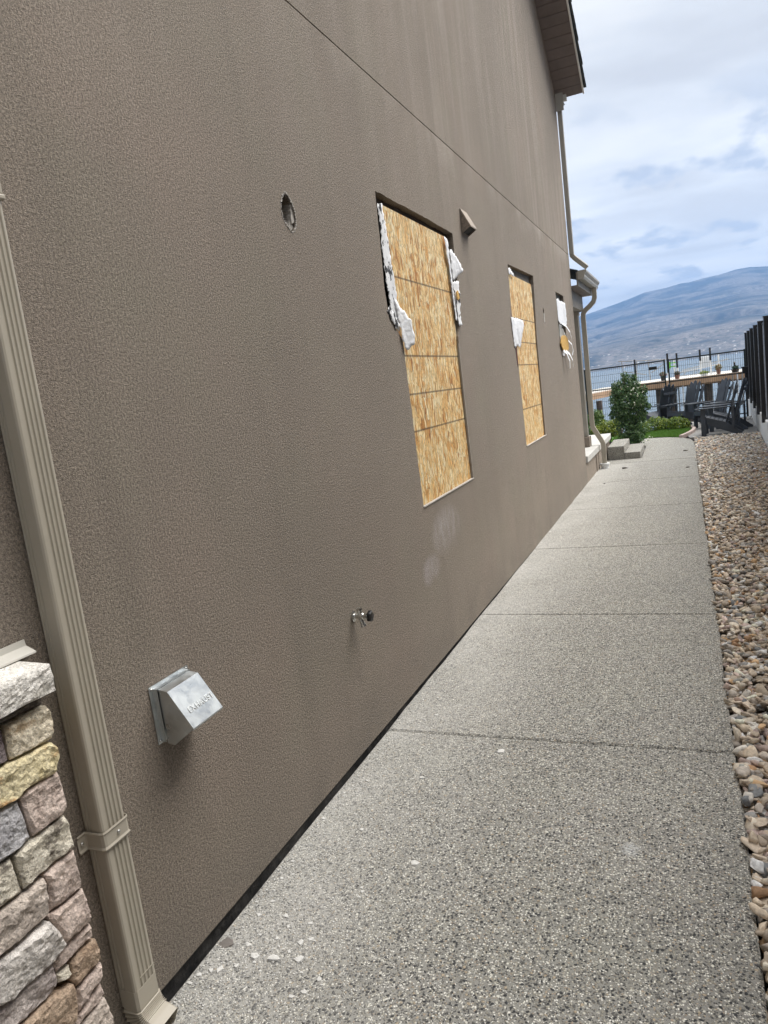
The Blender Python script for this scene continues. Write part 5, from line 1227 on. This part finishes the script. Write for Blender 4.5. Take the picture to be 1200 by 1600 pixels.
def Lb(n, a, c, w=0.06): b = MB(); b.bar(a, c, w, w); b.build(n, M_whitep, lf)
Lb('beam', (1.0, 34.6, 0.92), (2.75, 34.6, 1.10)); Lb('beam', (1.3, 36, 1.0), (3.2, 36, 1.25)); Lb('brace', (1.15, 34.62, 0.55), (1.42, 34.62, 0.93), 0.04); Lb('brace', (1.62, 34.62, 0.55), (1.82, 34.62, 0.98), 0.04); Lb('brace', (2.0, 34.62, 0.60), (1.86, 34.62, 1.0), 0.04)
for x in (1.0, 2.75): Lb('leg', (x, 34.64, -3.0), (x, 34.64, 1.5), 0.07)
Lb('cross_beam', (1.0, 34.7, 0.78), (2.75, 34.7, 0.80), 0.05)
b = MB(); b.box(2.02, 2.42, 35.2, 35.5, 1.05, 1.50); b.build('motor_box', M_whitep, lf, bevel=0.03)
ff = thing('folding_frame', 'thin grey metal frame of a boat canopy beyond the shrub', 'canopy frame', (-0.2, 33, 0.4))
for a, c in (((-1.2, 33, 1.75), (0.95, 33, 1.55)), ((-1.0, 33, 0.9), (-1.05, 33, 1.74)), ((-0.5, 33, 0.8), (-0.45, 33, 1.68)), ((0.05, 33, 0.8), (0.0, 33, 1.64)), ((0.75, 33, 0.8), (0.8, 33, 1.56)), ((-1.0, 33, 1.30), (-0.1, 33, 1.05)), ((0.1, 33, 1.1), (0.6, 33, 1.4))):
    b = MB(); b.tube([a, c], 0.016, 6, up=(0, 1, 0.1)); b.build('tube', M_paver, ff)
for x, y, z0, z1 in ((-1.62, 24.2, 0.3, 1.27), (-0.35, 29.9, 0.78, 1.72)):
    b = MB(); b.tube([(x, y, z0), (x, y, z1)], 0.035, 8, up=(0, 1, 0)); o = b.build('iron_post', M_blackm); set_props(o, 'black iron post on the dock %s' % ('near its landing, left of the shrub' if x < -1 else 'just above the tall shrub'), 'post')
def pot(x, y, r, h, mat, label, greens, lr, lh, n=260):
    t = thing('potted_plant', label, 'potted plant', (x, y, DZ), 'potted plants standing along the dock')
    b = MB(); b.lathe((x, y, DZ), [(r*0.7, 0), (r*0.78, h*0.3), (r, h*0.92), (r*1.08, h*0.93), (r*1.08, h), (r*0.9, h), (r*0.85, h*0.85)], 14); b.build('pot', mat, t)
    foliage('foliage', [(x, y, DZ+h+lh*0.5, lr, lr, lh*0.7)], n, 0.055, greens, t, int(x*10), up=0.6)
pot(0.62, 30.25, 0.10, 0.16, M_knob, 'dark pot of reddish flowers left of the double fence post', [(0.22, 0.08, 0.08), (0.05, 0.09, 0.03)], 0.15, 0.16)
pot(1.12, 30.3, 0.10, 0.16, M_terra, 'grey-brown pot with dull purple foliage right of the double fence post', [(0.10, 0.08, 0.08), (0.05, 0.07, 0.04)], 0.12, 0.12)
pot(2.08, 30.3, 0.13, 0.08, M_whitep, 'wide white pot of green foliage below the white lift box', [(0.08, 0.13, 0.03), (0.16, 0.18, 0.05)], 0.18, 0.10)
pot(2.56, 30.2, 0.08, 0.18, M_terra, 'narrow brown pot with spreading flowers, middle of the dock', [(0.28, 0.17, 0.08), (0.06, 0.09, 0.03)], 0.13, 0.16)
pot(3.12, 30.15, 0.15, 0.12, M_knob, 'dark green bowl with a single upright plant at dock right end', [(0.02, 0.05, 0.03)], 0.12, 0.10)
b = MB(); b.lathe((3.10, 30.15, DZ+0.13), [(0.03, 0), (0.03, 0.20), (0.05, 0.21), (0.0, 0.27)], 8); o = b.build('finial', M_knob); set_props(o, 'small dark spike rising from the bowl at dock right end', 'ornament')

# distant air
HAZE_D = 1.6e-4
def haze():
    m = bpy.data.materials.new('air'); m.use_nodes = True; nt = m.node_tree; nt.nodes.clear()
    out = nt.nodes.new('ShaderNodeOutputMaterial'); p = nt.nodes.new('ShaderNodeVolumePrincipled')
    p.inputs['Color'].default_value = (0.30, 0.53, 0.96, 1); p.inputs['Density'].default_value = HAZE_D; p.inputs['Anisotropy'].default_value = 0.0
    nt.links.new(p.outputs[0], out.inputs['Volume'])
    b = MB(); b.box(-16500, 16500, -600, 7700, -30.0, 730); o = b.build('haze', m); o['kind'] = 'stuff'; o['label'] = 'thin blue air over the lake and hills'
haze()
for o in bpy.data.objects:
    if o.type == 'MESH' and o.parent is None and 'kind' not in o and 'label' not in o: print('NO LABEL', o.name)
